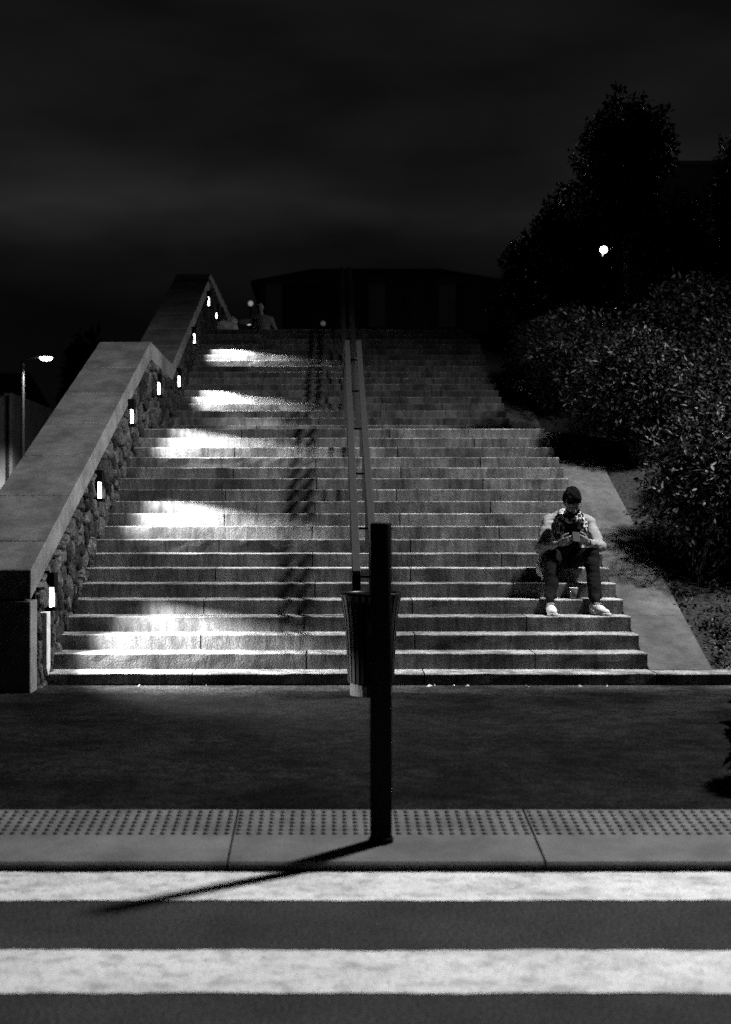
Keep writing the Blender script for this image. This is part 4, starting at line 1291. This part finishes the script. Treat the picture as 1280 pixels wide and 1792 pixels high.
# ------------------------------------------------------------------ distance: buildings, lamp, lights
def building(name, label, x0, x1, y0, depth, zb, zt, ridge, m, wins, roof_m=M_ROOF, hip=0.3):
    root = empty(name, ((x0 + x1) / 2, y0, zb)); tag(root, label, 'building')
    mesh_obj('wall', box_mesh('wall', x0, x1, y0, y0 + depth, zb, zt), m, root, world_coords=True)
    hx = (x1 - x0) * hip
    v = [(x0 - .3, y0 - .3, zt), (x1 + .3, y0 - .3, zt), (x1 + .3, y0 + depth + .3, zt), (x0 - .3, y0 + depth + .3, zt), (x0 + hx, y0 + depth / 2, ridge), (x1 - hx, y0 + depth / 2, ridge)]
    v += [(a, b, c - 0.12) for a, b, c in v[:4]]
    mesh_obj('roof', from_py('roof', v, [(0, 1, 5, 4), (1, 2, 5), (2, 3, 4, 5), (3, 0, 4), (7, 6, 0, 3), (6, 7, 1, 0), (8, 9, 2, 1)][:4] + [(0, 6, 7, 1), (1, 7, 8, 2), (2, 8, 9, 3), (3, 9, 6, 0), (9, 8, 7, 6)]), roof_m, root, world_coords=True)
    for (wx, wz, ww, wh, lit) in wins:
        w = mesh_obj('window', box_mesh('window', wx - ww / 2 - .07, wx + ww / 2 + .07, y0 - 0.04, y0 + 0.02, wz - wh / 2 - .07, wz + wh / 2 + .07), m, root, world_coords=True)
        mesh_obj('pane', box_mesh('pane', wx - ww / 2, wx + ww / 2, y0 - 0.05, y0 - 0.03, wz - wh / 2, wz + wh / 2), M_DIMWIN if lit else M_GLASS, w, world_coords=True)
    return root
def W(px, py, Y, w, h, lit): 
    p = at(px, py, Y); return (p[0], p[2], w, h, lit)
Yb = 60
wins = [W(x, y, Yb, 0.7, 1.0, (i * 7 + int(y)) % 3 == 0) for i, x in enumerate((480, 512, 560, 660, 690, 735, 783, 830)) for y in (510, 552)]
bx0, bx1 = at(452, 0, Yb)[0], at(880, 0, Yb)[0]
building('building', 'long dark hip-roofed building beyond the stair head', bx0, bx1, Yb, 10, TOPZ, at(0, 493, Yb)[2], at(0, 450, Yb)[2] + 0.4, M_FARWALL, wins, hip=0.22)
Yc = 46
wins = [W(1245, 385, Yc, 0.35, 1.0, True), W(1215, 412, Yc, 0.3, 0.9, True), W(1158, 380, Yc, 0.15, 0.8, True), W(1275, 430, Yc, .5, 1.1, False), W(1190, 480, Yc, .5, 1.1, False)]
building('building', 'tall dark building behind the trees at the right edge', at(1150, 0, Yc)[0], at(1150, 0, Yc)[0] + 9, Yc, 9, TOPZ - 0.4, at(0, 285, Yc)[2], at(0, 285, Yc)[2] + 0.5, M_FARWALL, wins)
# pale house at the left frame edge
HY = 52
hr = empty('house', (-14, HY, 0.6)); tag(hr, 'pale rendered house corner at the left frame edge', 'house')
hx = at(22, 0, HY)[0]; ht = at(0, 688, HY)[2]
mesh_obj('wall', box_mesh('wall', hx - 9, hx, HY, HY + 9, 0.1, ht), M_PLASTER, hr, world_coords=True)
mesh_obj('roof', prism_x('roof', [(HY - 0.3, ht), (HY + 4.5, ht + 1.2), (HY + 9.3, ht), (HY + 9.3, ht - 0.1), (HY - 0.3, ht - 0.1)], hx - 9.3, hx - 0.3), M_ROOF, hr, world_coords=True)
bm = bmesh.new(); bm_tube(bm, [(hx - 0.16, HY - 0.08, 0.2), (hx - 0.16, HY - 0.08, ht - 0.1)], 0.06, 8)
mesh_obj('downpipe', from_bm(bm, 'downpipe', True), M_RAIL, hr, world_coords=True)
wd = mesh_obj('window', box_mesh('window', hx - 1.3, hx - 0.45, HY - 0.06, HY + 0.02, 1.9, 3.6), M_PLASTER, hr, world_coords=True)
mesh_obj('pane', box_mesh('pane', hx - 1.22, hx - 0.53, HY - 0.075, HY - 0.05, 1.98, 3.52), M_GLASS, wd, world_coords=True)

# distant street lamp at the left
p = at(40, 640, 45); q = at(81, 633, 45)
street_lamp((p[0], 45, 0.4), q[2] - 0.4, (q[0] - p[0], 0.0), 'distant lit street lamp on a thin pole at the left', 2600, size=150, pole_m=M_BIN, lens=1.45, blend=0.3, head_len=0.4)

# far lamp globes
def globe(px, py, Y, r, label, strength, base_z):
    p = at(px, py, Y)
    root = empty('lamp_post', (p[0], Y, base_z)); tag(root, label, 'lamp', 'small far lights')
    bm = bmesh.new(); bm_lathe(bm, [(0.05, 0), (0.03, max(0.3, p[2] - base_z - r))], 8)
    mesh_obj('pole', from_bm(bm, 'pole', True), M_BLACK, root)
    bm = bmesh.new(); bmesh.ops.create_uvsphere(bm, u_segments=16, v_segments=10, radius=r)
    mesh_obj('globe', from_bm(bm, 'globe', True), mat('globe_glow', 0.8, 0.5, 0.3, emit=strength), root, (0, 0, p[2] - base_z))
    return root
g_ = globe(1057, 437, 31, 0.08, 'bright globe lamp shining through the trees at the right', 5.0, bz(5.95, 31))
ld = bpy.data.lights.new('lamp_light', 'POINT'); ld.energy = 420; ld.shadow_soft_size = 0.09
lo = link(bpy.data.objects.new('lamp_light', ld)); lo.parent = g_; p_ = at(1057, 437, 31); lo.location = (-0.2, 0, p_[2] - bz(5.95, 31))
globe(1100, 363, 31, 0.03, 'small dim globe lamp above the bright one in the trees', 0.35, bz(6.5, 31))
globe(436, 564, 48, 0.10, 'small round light low beside the figure at the stair head', 0.75, TOPZ)
globe(439, 531, 50, 0.09, 'dim round light above the low one at the stair head', 0.22, TOPZ)
globe(566, 566, 52, 0.09, 'faint round light at the stair head left of the handrail', 0.05, TOPZ)
